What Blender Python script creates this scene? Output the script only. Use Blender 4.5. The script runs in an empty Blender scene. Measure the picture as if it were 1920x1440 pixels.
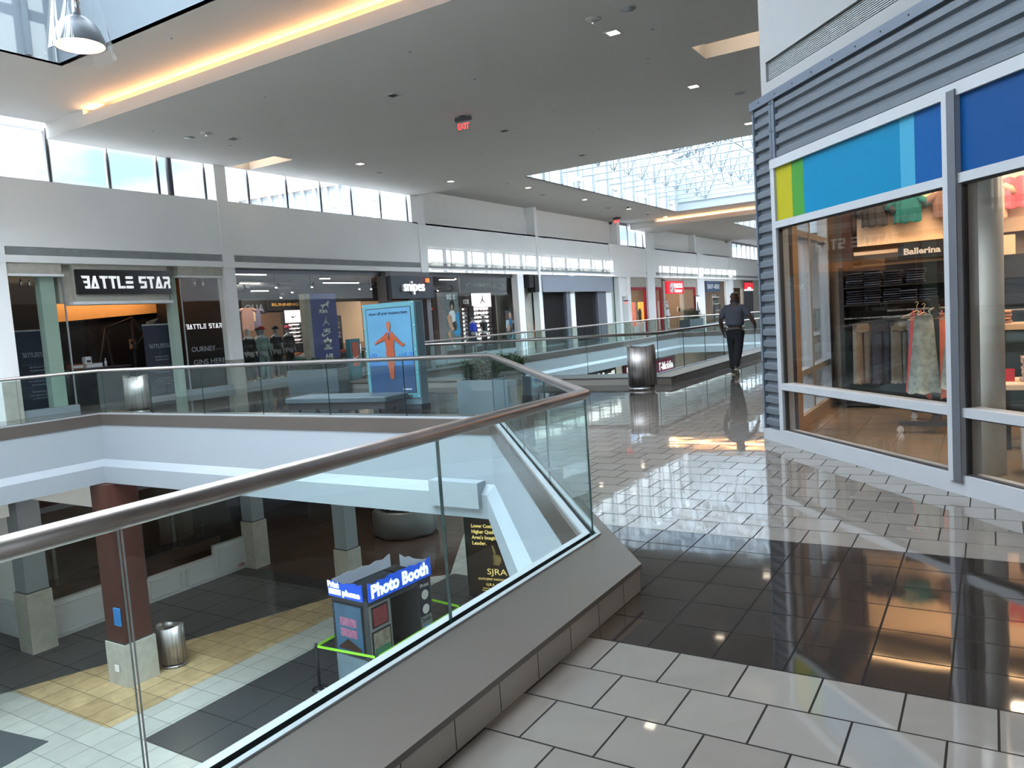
import bpy, bmesh, math, random
from mathutils import Vector, Matrix
from mathutils.geometry import tessellate_polygon
random.seed(7)
sc = bpy.context.scene
COL = sc.collection
PI = math.pi

# ---------------------------------------------------------------- camera
EYE = 1.65
F = 1446.07
YAW, PITCH, ROLL = -0.55957, -0.08444, -0.06845
_f = Vector((math.sin(YAW)*math.cos(PITCH), math.cos(YAW)*math.cos(PITCH), math.sin(PITCH)))
_r0 = _f.cross(Vector((0, 0, 1))).normalized()
_u0 = _r0.cross(_f)
_r = math.cos(ROLL)*_r0 + math.sin(ROLL)*_u0
_u = -math.sin(ROLL)*_r0 + math.cos(ROLL)*_u0
cam_d = bpy.data.cameras.new('camera')
cam = bpy.data.objects.new('camera', cam_d)
COL.objects.link(cam)
cam.matrix_world = Matrix(((_r.x, _u.x, -_f.x, 0), (_r.y, _u.y, -_f.y, 0), (_r.z, _u.z, -_f.z, EYE), (0, 0, 0, 1)))
cam_d.sensor_width = 36
cam_d.sensor_fit = 'HORIZONTAL'
cam_d.lens = 36*F/1920
cam_d.clip_start = 0.05
cam_d.clip_end = 600
sc.camera = cam

# ---------------------------------------------------------------- view
sc.view_settings.view_transform = 'Standard'
sc.view_settings.look = 'None'
sc.view_settings.gamma = 1
sc.view_settings.use_curve_mapping = False
sc.view_settings.exposure = 0.95
sc.cycles.use_denoising = True
sc.cycles.max_bounces = 10
sc.cycles.diffuse_bounces = 5
sc.cycles.glossy_bounces = 4
sc.cycles.transmission_bounces = 6
sc.cycles.transparent_max_bounces = 24
sc.cycles.sample_clamp_indirect = 6
sc.cycles.caustics_reflective = False
sc.cycles.caustics_refractive = False

# ---------------------------------------------------------------- sky
w = bpy.data.worlds.new('sky')
sc.world = w
w.use_nodes = True
nt = w.node_tree
nt.nodes.clear()
def N(t, **k):
    n = nt.nodes.new(t)
    for a, b in k.items():
        setattr(n, a, b)
    return n
tc = N('ShaderNodeTexCoord')
sep = N('ShaderNodeSeparateXYZ')
nt.links.new(tc.outputs['Generated'], sep.inputs[0])
ramp = N('ShaderNodeValToRGB')
ramp.color_ramp.elements[0].position = 0.0
ramp.color_ramp.elements[0].color = (0.40, 0.66, 1.0, 1)
ramp.color_ramp.elements[1].position = 0.75
ramp.color_ramp.elements[1].color = (0.70, 0.84, 1.0, 1)
nt.links.new(sep.outputs['Z'], ramp.inputs[0])
noi = N('ShaderNodeTexNoise')
noi.inputs['Scale'].default_value = 5.5
noi.inputs['Detail'].default_value = 6
mp = N('ShaderNodeMapping')
mp.inputs['Scale'].default_value = (1, 1, 2.4)
nt.links.new(tc.outputs['Generated'], mp.inputs[0])
nt.links.new(mp.outputs[0], noi.inputs['Vector'])
cr = N('ShaderNodeValToRGB')
cr.color_ramp.elements[0].position = 0.42
cr.color_ramp.elements[0].color = (0, 0, 0, 1)
cr.color_ramp.elements[1].position = 0.62
cr.color_ramp.elements[1].color = (1, 1, 1, 1)
nt.links.new(noi.outputs['Fac'], cr.inputs[0])
mx = N('ShaderNodeMixRGB')
mx.inputs[2].default_value = (1.0, 1.0, 1.0, 1)
nt.links.new(cr.outputs[0], mx.inputs[0])
nt.links.new(ramp.outputs[0], mx.inputs[1])
# the sky is brighter overhead than near the horizon
sr = N('ShaderNodeMapRange')
sr.inputs['From Min'].default_value = 0.33
sr.inputs['From Max'].default_value = 0.46
sr.inputs['To Min'].default_value = 0.85
sr.inputs['To Max'].default_value = 12.0
nt.links.new(sep.outputs['Z'], sr.inputs['Value'])
bg = N('ShaderNodeBackground')
nt.links.new(mx.outputs[0], bg.inputs['Color'])
nt.links.new(sr.outputs[0], bg.inputs['Strength'])
wo = N('ShaderNodeOutputWorld')
nt.links.new(bg.outputs[0], wo.inputs[0])
try:
    w.cycles.sampling_method = 'MANUAL'
    w.cycles.sample_map_resolution = 256
except Exception:
    pass

# ---------------------------------------------------------------- sun
sd = bpy.data.lights.new('sun', 'SUN')
sd.energy = 4.5
sd.angle = 0.004
sd.color = (1.0, 0.97, 0.9)
sun = bpy.data.objects.new('sun', sd)
COL.objects.link(sun)
sun.location = (20, 30, 30)
sun.rotation_euler = Vector((-math.cos(math.radians(30)), -0.004, -math.sin(math.radians(30)))).to_track_quat('-Z', 'Y').to_euler()

def portal(x0, x1, y0, y1, z):
    d = bpy.data.lights.new('skylight_portal', 'AREA')
    d.shape = 'RECTANGLE'
    d.size = x1-x0
    d.size_y = y1-y0
    d.cycles.is_portal = True
    o = bpy.data.objects.new('skylight_portal', d)
    COL.objects.link(o)
    o.location = ((x0+x1)/2, (y0+y1)/2, z)
    return o
portal(-16.0, -2.4, -4.0, 9.1, 10.3)
portal(-16.2, -2.4, 26.6, 46.0, 10.3)
portal(-15.8, -2.4, 57.0, 72.0, 10.3)

# ---------------------------------------------------------------- colour and materials
def lin(c):
    return c/12.92 if c <= 0.04045 else ((c+0.055)/1.055)**2.4
def C(r, g, b):
    return (lin(r/255), lin(g/255), lin(b/255), 1)
def new_mat(name):
    m = bpy.data.materials.new(name)
    m.use_nodes = True
    t = m.node_tree
    b = t.nodes['Principled BSDF']
    return m, t, b
def paint(name, col, rough=0.6, metal=0.0, var=0.06, scale=3.0, bump=0.0, bscale=40.0, spec=0.5, stretch=None, emis=None, es=0.0, coat=0.0):
    """a solid colour with a faint procedural mottle and optional bump"""
    m, t, b = new_mat(name)
    col = tuple(col[:3])
    co = t.nodes.new('ShaderNodeTexCoord')
    vec = co.outputs['Object']
    if stretch:
        mpn = t.nodes.new('ShaderNodeMapping')
        mpn.inputs['Scale'].default_value = stretch
        t.links.new(vec, mpn.inputs[0])
        vec = mpn.outputs[0]
    n = t.nodes.new('ShaderNodeTexNoise')
    n.inputs['Scale'].default_value = scale
    n.inputs['Detail'].default_value = 3
    t.links.new(vec, n.inputs['Vector'])
    r = t.nodes.new('ShaderNodeValToRGB')
    r.color_ramp.elements[0].position = 0.3
    r.color_ramp.elements[1].position = 0.7
    r.color_ramp.elements[0].color = tuple(max(0, c*(1-var)) for c in col)+(1,)
    r.color_ramp.elements[1].color = tuple(min(1, c*(1+var)) for c in col)+(1,)
    t.links.new(n.outputs['Fac'], r.inputs[0])
    t.links.new(r.outputs[0], b.inputs['Base Color'])
    b.inputs['Roughness'].default_value = rough
    b.inputs['Metallic'].default_value = metal
    b.inputs['Specular IOR Level'].default_value = spec
    if coat:
        b.inputs['Coat Weight'].default_value = coat
    if bump:
        n2 = t.nodes.new('ShaderNodeTexNoise')
        n2.inputs['Scale'].default_value = bscale
        t.links.new(vec, n2.inputs['Vector'])
        bp = t.nodes.new('ShaderNodeBump')
        bp.inputs['Strength'].default_value = bump
        bp.inputs['Distance'].default_value = 0.01
        t.links.new(n2.outputs['Fac'], bp.inputs['Height'])
        t.links.new(bp.outputs[0], b.inputs['Normal'])
    if emis:
        b.inputs['Emission Color'].default_value = tuple(emis[:3])+(1,)
        b.inputs['Emission Strength'].default_value = es
    return m
def glass(name, tint, refl=1.0, base=0.04, rough=0.0):
    """architectural glass: tinted see-through with a Fresnel-weighted mirror coat"""
    m, t, b = new_mat(name)
    t.nodes.remove(b)
    out = t.nodes['Material Output']
    tr = t.nodes.new('ShaderNodeBsdfTransparent')
    tr.inputs[0].default_value = tuple(tint)+(1,)
    gl = t.nodes.new('ShaderNodeBsdfGlossy')
    gl.inputs['Roughness'].default_value = rough
    gl.inputs[0].default_value = (1, 1, 1, 1)
    lw = t.nodes.new('ShaderNodeLayerWeight')
    lw.inputs['Blend'].default_value = 0.5
    p = t.nodes.new('ShaderNodeMath'); p.operation = 'POWER'; p.inputs[1].default_value = 5
    t.links.new(lw.outputs['Facing'], p.inputs[0])
    ml = t.nodes.new('ShaderNodeMath'); ml.operation = 'MULTIPLY_ADD'
    ml.inputs[1].default_value = (1-base)*refl*0.7
    ml.inputs[2].default_value = base*refl
    t.links.new(p.outputs[0], ml.inputs[0])
    mxs = t.nodes.new('ShaderNodeMixShader')
    t.links.new(ml.outputs[0], mxs.inputs[0])
    t.links.new(tr.outputs[0], mxs.inputs[1])
    t.links.new(gl.outputs[0], mxs.inputs[2])
    t.links.new(mxs.outputs[0], out.inputs[0])
    return m
def glow(name, col, s):
    m, t, b = new_mat(name)
    b.inputs['Base Color'].default_value = tuple(col[:3])+(1,)
    b.inputs['Emission Color'].default_value = tuple(col[:3])+(1,)
    b.inputs['Emission Strength'].default_value = s
    return m
def tiles(name, c1, c2, grout, bw, rh, off, org, mortar=0.012, rough=0.1, vein=0.5, wave=0.02, spec=0.5, dirt=0.05, plane='XY'):
    m, t, b = new_mat(name)
    co = t.nodes.new('ShaderNodeTexCoord')
    mpn = t.nodes.new('ShaderNodeMapping')
    mpn.inputs['Location'].default_value = (-org[0], -org[1], 0)
    vec = co.outputs['Object']
    if plane != 'XY':
        sp = t.nodes.new('ShaderNodeSeparateXYZ')
        cb = t.nodes.new('ShaderNodeCombineXYZ')
        t.links.new(vec, sp.inputs[0])
        t.links.new(sp.outputs[plane[0]], cb.inputs[0])
        t.links.new(sp.outputs[plane[1]], cb.inputs[1])
        vec = cb.outputs[0]
    t.links.new(vec, mpn.inputs[0])
    br = t.nodes.new('ShaderNodeTexBrick')
    br.offset = off
    br.offset_frequency = 2
    br.squash = 1.0
    br.inputs['Scale'].default_value = 1.0
    br.inputs['Mortar Size'].default_value = mortar/2
    br.inputs['Mortar Smooth'].default_value = 0.0
    br.inputs['Bias'].default_value = 0.0
    br.inputs['Brick Width'].default_value = bw
    br.inputs['Row Height'].default_value = rh
    br.inputs['Color1'].default_value = c1
    br.inputs['Color2'].default_value = c2
    br.inputs['Mortar'].default_value = grout
    t.links.new(mpn.outputs[0], br.inputs['Vector'])
    n = t.nodes.new('ShaderNodeTexNoise')
    n.inputs['Scale'].default_value = 2.2
    n.inputs['Detail'].default_value = 6
    n.inputs['Distortion'].default_value = 1.2
    t.links.new(mpn.outputs[0], n.inputs['Vector'])
    r = t.nodes.new('ShaderNodeMapRange')
    r.inputs['From Min'].default_value = 0.3
    r.inputs['From Max'].default_value = 0.7
    r.inputs['To Min'].default_value = 1-dirt
    r.inputs['To Max'].default_value = 1+dirt
    t.links.new(n.outputs['Fac'], r.inputs['Value'])
    mu = t.nodes.new('ShaderNodeMixRGB'); mu.blend_type = 'MULTIPLY'; mu.inputs[0].default_value = 1
    t.links.new(br.outputs['Color'], mu.inputs[1])
    t.links.new(r.outputs[0], mu.inputs[2])
    t.links.new(mu.outputs[0], b.inputs['Base Color'])
    rr = t.nodes.new('ShaderNodeMath'); rr.operation = 'MULTIPLY_ADD'
    rr.inputs[1].default_value = 0.5
    rr.inputs[2].default_value = rough
    t.links.new(br.outputs['Fac'], rr.inputs[0])
    t.links.new(rr.outputs[0], b.inputs['Roughness'])
    sl = t.nodes.new('ShaderNodeMath'); sl.operation = 'MULTIPLY_ADD'; sl.inputs[1].default_value = -spec*.9; sl.inputs[2].default_value = spec
    t.links.new(br.outputs['Fac'], sl.inputs[0]); t.links.new(sl.outputs[0], b.inputs['Specular IOR Level'])
    n2 = t.nodes.new('ShaderNodeTexNoise')
    n2.inputs['Scale'].default_value = 2.5
    n2.inputs['Detail'].default_value = 1
    # every tile lies a hair out of level, so the tile colour noise feeds the bump too
    t.links.new(mpn.outputs[0], n2.inputs['Vector'])
    ad = t.nodes.new('ShaderNodeMath'); ad.operation = 'SUBTRACT'
    t.links.new(n2.outputs['Fac'], ad.inputs[0])
    mm = t.nodes.new('ShaderNodeMath'); mm.operation = 'MULTIPLY'; mm.inputs[1].default_value = 0.15
    t.links.new(br.outputs['Fac'], mm.inputs[0])
    t.links.new(mm.outputs[0], ad.inputs[1])
    bp = t.nodes.new('ShaderNodeBump')
    bp.inputs['Strength'].default_value = 1.0
    bp.inputs['Distance'].default_value = wave
    t.links.new(ad.outputs[0], bp.inputs['Height'])
    t.links.new(bp.outputs[0], b.inputs['Normal'])
    return m

M = {}
M['wall'] = paint('white wall paint', (0.93, 0.925, 0.91), 0.85, var=0.02, scale=0.6)
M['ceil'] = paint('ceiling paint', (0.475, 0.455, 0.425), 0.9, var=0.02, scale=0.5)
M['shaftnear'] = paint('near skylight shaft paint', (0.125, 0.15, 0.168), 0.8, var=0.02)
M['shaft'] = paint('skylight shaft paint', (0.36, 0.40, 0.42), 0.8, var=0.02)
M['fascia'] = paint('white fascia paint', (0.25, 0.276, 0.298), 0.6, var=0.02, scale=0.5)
M['recess'] = paint('beige infill paint', (0.86, 0.845, 0.81), 0.9, var=0.02)
M['tile'] = tiles('light floor tile', C(105, 100, 94), C(98, 93, 87), C(26, 23, 21), .3225, .3225, .5, (-1.61-.3225*40, 3.41-.3225*40), rough=0.035, wave=0.0012, dirt=0.05, spec=0.62, mortar=.009)
M['dark'] = tiles('dark floor tile', C(36, 32, 30), C(32, 28, 26), C(20, 18, 17), .3225, .323, 0.0, (-1.78-.3225*40, 3.41-.323*40), rough=0.05, wave=0.0015, dirt=0.08, spec=0.7, mortar=.010)
M['low_light'] = tiles('pale lower floor tile', C(172, 170, 162), C(162, 160, 152), C(120, 118, 112), .62, .62, 0.0, (-14.2, 8.15), rough=0.25, wave=0.001, mortar=.02)
M['low_tan'] = tiles('tan lower floor tile', C(182, 156, 116), C(160, 134, 96), C(120, 104, 80), .62, .62, 0.0, (-14.2, 8.15), rough=0.3, wave=0.001, dirt=0.2, mortar=.02)
M['low_dark'] = tiles('charcoal lower floor tile', C(62, 62, 63), C(56, 56, 57), C(40, 40, 40), 1.24, 1.24, 0.0, (-14.2, 8.15), rough=0.3, wave=0.001, mortar=.02)
M['low_brown'] = tiles('brown lower floor tile', C(86, 66, 56), C(78, 60, 52), C(60, 48, 42), 1.24, .62, 0.0, (-14.2, 8.15), rough=0.12, wave=0.001, mortar=.01)
M['mat'] = paint('floor mat', C(62, 66, 70), 0.9, var=0.1, scale=80)
M['curb'] = paint('taupe solid surface', C(76, 69, 64), 0.28, var=0.03, scale=1.2, spec=0.5)
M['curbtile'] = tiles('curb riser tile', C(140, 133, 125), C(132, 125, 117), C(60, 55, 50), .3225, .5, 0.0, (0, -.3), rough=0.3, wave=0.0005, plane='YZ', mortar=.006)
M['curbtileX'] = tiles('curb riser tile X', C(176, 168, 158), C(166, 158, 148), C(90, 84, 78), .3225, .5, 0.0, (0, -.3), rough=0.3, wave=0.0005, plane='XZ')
M['steel'] = paint('brushed steel', (0.34, 0.31, 0.29), 0.42, 1.0, var=0.45, scale=3, stretch=(7, 7, .25))
M['truss'] = paint('pale grey steelwork', (0.36, 0.42, 0.45), 0.5, var=0.03)
M['rail'] = paint('brushed steel handrail', (0.36, 0.33, 0.31), 0.32, 1.0, var=0.08, scale=6)
M['chrome'] = paint('polished steel', (0.78, 0.78, 0.8), 0.12, 1.0, var=0.05)
M['glassrail'] = glass('rail glass', (0.80, 0.92, 0.91), refl=1.3)
M['glassedge'] = paint('glass edge', (0.01, 0.035, 0.03), 0.1, var=0.05)
M['glass'] = glass('shop glass', (0.93, 0.95, 0.94), refl=0.6)
M['glassclear'] = glass('clear glass', (0.96, 0.97, 0.98), refl=1.0)
M['glassroof'] = glass('roof glass', (0.93, 0.96, 0.98), refl=0.3)
M['glasswarm'] = glass('store front glass', (0.93, 0.92, 0.90), refl=0.9)
M['alu'] = paint('satin aluminium', C(150, 152, 154), 0.45, 0.2, var=0.03)
M['aludark'] = paint('dark aluminium', C(96, 98, 104), 0.4, 0.6, var=0.03)
M['corr'] = paint('galvanised corrugated metal', C(84, 90, 96), 0.5, 0.3, var=0.05, scale=14)
M['corrtrim'] = paint('grey flashing', C(84, 92, 102), 0.5, 0.3, var=0.04)
M['black'] = paint('matt black', (0.012, 0.012, 0.013), 0.6, var=0.2)
M['blackgloss'] = paint('gloss black', (0.012, 0.012, 0.015), 0.15, var=0.1)
M['char'] = paint('charcoal', C(58, 60, 66), 0.5, var=0.05)
M['white'] = paint('white', (0.8, 0.8, 0.8), 0.5, var=0.02)
M['whiteglow'] = glow('lit white letter', (1, 1, 1), 0.42)
M['stone'] = paint('grey stone band', C(138, 142, 142), 0.6, var=0.12, scale=5, bump=0.1)
M['concrete'] = paint('beige concrete panel', C(176, 172, 160), 0.8, var=0.1, scale=5, bump=0.05)
M['green'] = paint('pale green pier', C(168, 186, 172), 0.5, var=0.03)
M['tan'] = paint('tan drywall', C(138, 118, 98), 0.8, var=0.03)
M['orange'] = paint('warm lit orange wall', C(226, 160, 92), 0.8, var=0.03, emis=C(226, 150, 80), es=0.0)
M['brown'] = paint('brown column cladding', C(74, 42, 34), 0.45, var=0.06, scale=2)
M['wood'] = paint('dark wood', C(70, 46, 36), 0.4, var=0.15, stretch=(1, 1, 8))
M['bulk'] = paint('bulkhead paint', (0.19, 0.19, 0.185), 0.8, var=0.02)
M['warm'] = glow('warm lamp', (1.0, 0.62, 0.30), 9)
M['warmwhite'] = glow('warm white lamp', (1.0, 0.86, 0.66), 6)
M['cool'] = glow('white tube', (1.0, 0.93, 0.85), 3)
M['planter'] = paint('grey fibreglass planter', C(82, 92, 97), 0.45, var=0.04, scale=2)
M['leaf'] = paint('dark leaf', C(44, 66, 40), 0.45, var=0.4, scale=12)
M['soil'] = paint('soil', C(48, 38, 30), 0.95, var=0.3, scale=30)
# ---------------------------------------------------------------- mesh builder
class MB:
    def __init__(s):
        s.v = []; s.f = []; s.m = []; s.sm = []; s.mi = 0
    def use(s, i):
        s.mi = i; return s
    def face(s, idx, smooth=False):
        s.f.append(tuple(idx)); s.m.append(s.mi); s.sm.append(smooth)
    def add(s, pts):
        n = len(s.v); s.v.extend([tuple(p) for p in pts]); return n
    def quad(s, a, b, c, d):
        n = s.add([a, b, c, d]); s.face((n, n+1, n+2, n+3)); return s
    def box(s, x0, x1, y0, y1, z0, z1):
        n = s.add([(x0,y0,z0),(x1,y0,z0),(x1,y1,z0),(x0,y1,z0),(x0,y0,z1),(x1,y0,z1),(x1,y1,z1),(x0,y1,z1)])
        for q in ((0,3,2,1),(4,5,6,7),(0,1,5,4),(1,2,6,5),(2,3,7,6),(3,0,4,7)):
            s.face([n+i for i in q])
        return s
    def bbox(s, x0, x1, y0, y1, z0, z1, r=0.01):
        """box with chamfered vertical edges and top"""
        p = [(x0+r,y0),(x1-r,y0),(x1,y0+r),(x1,y1-r),(x1-r,y1),(x0+r,y1),(x0,y1-r),(x0,y0+r)]
        cx, cy = (x0+x1)/2, (y0+y1)/2
        q = [(cx+(a-cx)*(1-r/max(1e-6,(x1-x0)/2)), cy+(b-cy)*(1-r/max(1e-6,(y1-y0)/2))) for a, b in p]
        n = s.add([(a,b,z0) for a,b in p]+[(a,b,z1-r) for a,b in p]+[(a,b,z1) for a,b in q])
        s.face([n+i for i in range(7,-1,-1)])
        for k in (0, 8):
            for i in range(8):
                j = (i+1) % 8
                s.face((n+k+i, n+k+j, n+k+8+j, n+k+8+i))
        s.face([n+16+i for i in range(8)])
        return s
    def prism(s, pts, z0, z1):
        k = len(pts)
        n = s.add([(a,b,z0) for a,b in pts]+[(a,b,z1) for a,b in pts])
        s.face([n+i for i in range(k-1,-1,-1)]); s.face([n+k+i for i in range(k)])
        for i in range(k):
            j = (i+1) % k
            s.face((n+i, n+j, n+k+j, n+k+i))
        return s
    def plate(s, pts, y0, y1):
        """outline in x,z extruded along y (y0 = front)"""
        k = len(pts)
        n = s.add([(a,y0,b) for a,b in pts]+[(a,y1,b) for a,b in pts])
        s.face([n+i for i in range(k)]); s.face([n+k+i for i in range(k-1,-1,-1)])
        for i in range(k):
            j = (i+1) % k
            s.face((n+j, n+i, n+k+i, n+k+j))
        return s
    def bar(s, a, b, w, h=None, up=(0,0,1)):
        """square bar between two points"""
        h = h or w
        a = Vector(a); b = Vector(b); d = (b-a).normalized(); u = Vector(up)
        if abs(d.dot(u)) > 0.98: u = Vector((0,1,0))
        r = d.cross(u).normalized(); u = r.cross(d)
        P = []
        for q in (a, b):
            for i, j in ((-1,-1),(1,-1),(1,1),(-1,1)):
                P.append(q+r*(i*w/2)+u*(j*h/2))
        n = s.add(P)
        s.face((n+3,n+2,n+1,n)); s.face((n+4,n+5,n+6,n+7))
        for i in range(4):
            j = (i+1) % 4
            s.face((n+i, n+j, n+4+j, n+4+i))
        return s
    def tube(s, pts, r, seg=12, closed=False, caps=True):
        """round tube through points, mitred at the corners; r may be a list"""
        P = [Vector(p) for p in pts]; k = len(P)
        R = r if isinstance(r, (list, tuple)) else [r]*k
        rings = []
        ref = None
        for i in range(k):
            dn = (P[i+1]-P[i]).normalized() if i < k-1 else ((P[0]-P[i]).normalized() if closed else None)
            dp = (P[i]-P[i-1]).normalized() if (i > 0 or closed) else None
            t = dn if dp is None else dp if dn is None else (dn+dp)
            if t.length < 1e-6: t = dn
            t = t.normalized()
            sc_ = 1.0
            if dp is not None and dn is not None:
                sc_ = 1.0/max(0.3, t.dot(dn))
            if ref is None:
                u = Vector((0,0,1)) if abs(t.z) < 0.9 else Vector((1,0,0))
            else:
                u = ref
            a = t.cross(u).normalized(); b = a.cross(t).normalized(); ref = b
            bend = (dn-dp) if (dp is not None and dn is not None) else Vector((0,0,0))
            bl = bend.length; bd = bend.normalized() if bl > 1e-4 else None
            ring = []
            for j in range(seg):
                th = 2*PI*j/seg
                o = a*math.cos(th)*R[i]+b*math.sin(th)*R[i]
                if bd is not None:
                    o = o+bd*(o.dot(bd))*(sc_-1)
                ring.append(P[i]+o)
            rings.append(s.add(ring))
        for i in range(k if closed else k-1):
            a0 = rings[i]; b0 = rings[(i+1) % k]
            for j in range(seg):
                l = (j+1) % seg
                s.face((a0+j, a0+l, b0+l, b0+j), True)
        if caps and not closed:
            s.face([rings[0]+j for j in range(seg-1,-1,-1)]); s.face([rings[-1]+j for j in range(seg)])
        return s
    def lathe(s, prof, seg=24, c=(0,0,0), sx=1.0, sy=1.0, smooth=True, cap=True):
        """prof: list of (r, z)"""
        rings = []
        for r, z in prof:
            rings.append(s.add([(c[0]+r*sx*math.cos(2*PI*j/seg), c[1]+r*sy*math.sin(2*PI*j/seg), c[2]+z) for j in range(seg)]))
        for a0, b0 in zip(rings, rings[1:]):
            for j in range(seg):
                l = (j+1) % seg
                s.face((a0+j, a0+l, b0+l, b0+j), smooth)
        if not cap: return s
        if prof[0][0] > 1e-4: s.face([rings[0]+j for j in range(seg-1,-1,-1)])
        if prof[-1][0] > 1e-4: s.face([rings[-1]+j for j in range(seg)])
        return s
    def ball(s, c, r, seg=12, sz=1.0):
        prof = [(max(1e-5, r*math.cos(a)), r*sz*math.sin(a)) for a in [(-PI/2+PI*i/(seg//2)) for i in range(seg//2+1)]]
        return s.lathe(prof, seg, c)
    def poly(s, outer, holes, z, flip=False):
        lists = [[Vector((a,b,0)) for a,b in outer]]+[[Vector((a,b,0)) for a,b in h] for h in holes]
        flat = [p for l in lists for p in l]
        n = s.add([(p.x,p.y,z) for p in flat])
        for t in tessellate_polygon(lists):
            a, b, c = t
            nz = (flat[b]-flat[a]).cross(flat[c]-flat[a]).z
            if (nz < 0) != flip: a, b, c = c, b, a
            s.face((n+a, n+b, n+c))
        return s
    def tf(s, mat, i0=0):
        s.v[i0:] = [tuple(mat @ Vector(p)) for p in s.v[i0:]]
        return s
    def mesh(s, name, mats):
        me = bpy.data.meshes.new(name)
        me.from_pydata(s.v, [], s.f)
        if not isinstance(mats, (list, tuple)): mats = [mats]
        for m in mats: me.materials.append(M[m] if isinstance(m, str) else m)
        me.polygons.foreach_set('material_index', s.m)
        me.polygons.foreach_set('use_smooth', s.sm)
        me.update()
        return me
    def build(s, name, mats, parent=None, label=None, loc=None, rz=0):
        o = bpy.data.objects.new(name, s.mesh(name, mats))
        COL.objects.link(o)
        if parent is not None: o.parent = parent
        if loc is not None: o.location = loc
        if rz: o.rotation_euler = (0, 0, rz)
        if label: o['label'] = label
        return o

def struct(name, mb, mats, parent=None):
    o = mb.build(name, mats, parent)
    if parent is None: o['kind'] = 'structure'
    return o
def thing(name, label, cat, loc=(0,0,0), rz=0, group=None):
    o = bpy.data.objects.new(name, None)
    COL.objects.link(o)
    o.empty_display_size = 0.1
    o.location = loc; o.rotation_euler = (0, 0, rz)
    o['label'] = label; o['category'] = cat
    if group: o['group'] = group
    return o
def tag(o, label, cat, group=None):
    o['label'] = label; o['category'] = cat
    if group: o['group'] = group
    return o
KIDS = {}
def kids(o):
    return [c for c in COL.objects if c.parent == o]
def dup(root, loc, rz=0, label=None, group=None, scale=None, mats=None):
    if root.name not in KIDS:
        KIDS[root.name] = [(c, kids(c)) for c in kids(root)]
    r = root.copy(); COL.objects.link(r); r.location = loc; r.rotation_euler = (0, 0, rz)
    if label: r['label'] = label
    if group: r['group'] = group
    if scale: r.scale = (scale,)*3
    for ch, gs in KIDS[root.name]:
        c = ch.copy(); COL.objects.link(c); c.parent = r
        if mats and ch.name.split('.')[0] in mats:
            c.data = c.data.copy(); c.data.materials[0] = mats[ch.name.split('.')[0]]
        for g in gs:
            d = g.copy(); COL.objects.link(d); d.parent = c
    return r
FONT_CACHE = {}
def text(name, s, h, mat, parent, x, z, y=-0.006, ext=0.003, align='CENTER', w=None, rot=0, bold=0.0, sx=None, shear=0, loc=None, rz=0, space=1.0):
    """raised lettering on a face that looks towards local -y; x,z = middle (or left) of the baseline"""
    cu = bpy.data.curves.new(name, 'FONT')
    cu.body = s; cu.size = h/0.72; cu.extrude = ext; cu.align_x = align; cu.offset = bold; cu.shear = shear
    cu.space_character = space
    cu.resolution_u = 3
    ob = bpy.data.objects.new(name+'_curve', cu)
    me = bpy.data.meshes.new_from_object(ob)
    xs = [v.co.x for v in me.vertices]
    if w and xs:
        k = w/(max(xs)-min(xs))
        for v in me.vertices: v.co.x *= k
    if rot:
        R = Matrix.Rotation(rot, 4, 'Z'); me.transform(R)
    me.transform(Matrix.Translation((x, y, z)) @ Matrix.Rotation(PI/2, 4, 'X'))
    me.materials.clear(); me.materials.append(M[mat] if isinstance(mat, str) else mat)
    me.name = name
    bpy.data.curves.remove(cu)
    o = bpy.data.objects.new(name, me)
    COL.objects.link(o)
    if parent is not None: o.parent = parent
    if loc is not None: o.location = loc
    if rz: o.rotation_euler = (0, 0, rz)
    return o
# directions of sight, used to read real positions of far shop fittings off known planes
def sight(px, py):
    return _r*(px-960)+_u*(720-py)+_f*F
def onx(px, py, X):
    d = sight(px, py); t = X/d.x; return d.y*t, EYE+d.z*t
def offs(path, o, closed=False):
    """offset a 2D polyline to its right by o (number, or one per segment)"""
    k = len(path); ns = k if closed else k-1
    O = o if isinstance(o, (list, tuple)) else [o]*ns
    L = []
    for i in range(ns):
        a = Vector(path[i]); b = Vector(path[(i+1) % k]); d = (b-a).normalized(); n = Vector((d.y, -d.x))
        L.append((a+n*O[i], d))
    out = []
    for i in range(k):
        if not closed and i == 0: out.append(L[0][0]); continue
        if not closed and i == k-1:
            a = Vector(path[-1]); d = L[-1][1]; out.append(a+Vector((d.y,-d.x))*O[-1]); continue
        (p, d), (q, e) = L[i-1], L[i % ns]
        den = d.x*e.y-d.y*e.x
        if abs(den) < 1e-6: out.append(q); continue
        t = ((q-p).x*e.y-(q-p).y*e.x)/den
        out.append(p+d*t)
    return [(p.x, p.y) for p in out]
def sweep(mb, path, prof, closed=False, mi=None):
    """prof: list of (offset or per-segment list, z, material of the strip that follows)"""
    rings = [(offs(path, o, closed), z) for o, z, m in prof]
    k = len(path)
    for q in range(len(prof)-1):
        mb.use(prof[q][2])
        (A, za), (B, zb) = rings[q], rings[q+1]
        for i in range(k if closed else k-1):
            j = (i+1) % k
            mb.quad((A[i][0],A[i][1],za),(A[j][0],A[j][1],za),(B[j][0],B[j][1],zb),(B[i][0],B[i][1],zb))
    return mb
# ================================================================ the shell
OP1 = [(-2.3,-4.6),(-2.3,4.57),(-6.45,9.75),(-17.05,9.75),(-17.05,-4.6)]
OP2 = [(-6.5,16.75),(-6.5,40.0),(-9.8,43.3),(-15.5,43.3),(-15.5,16.75)]
E1 = offs(OP1, -0.1); E2 = offs(OP2, -0.1, True)
W = -20.5            # face of the shop wall on the far side
ZC, ZS, ZL = 7.45, 7.05, -6.0
YE = 84.0
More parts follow.
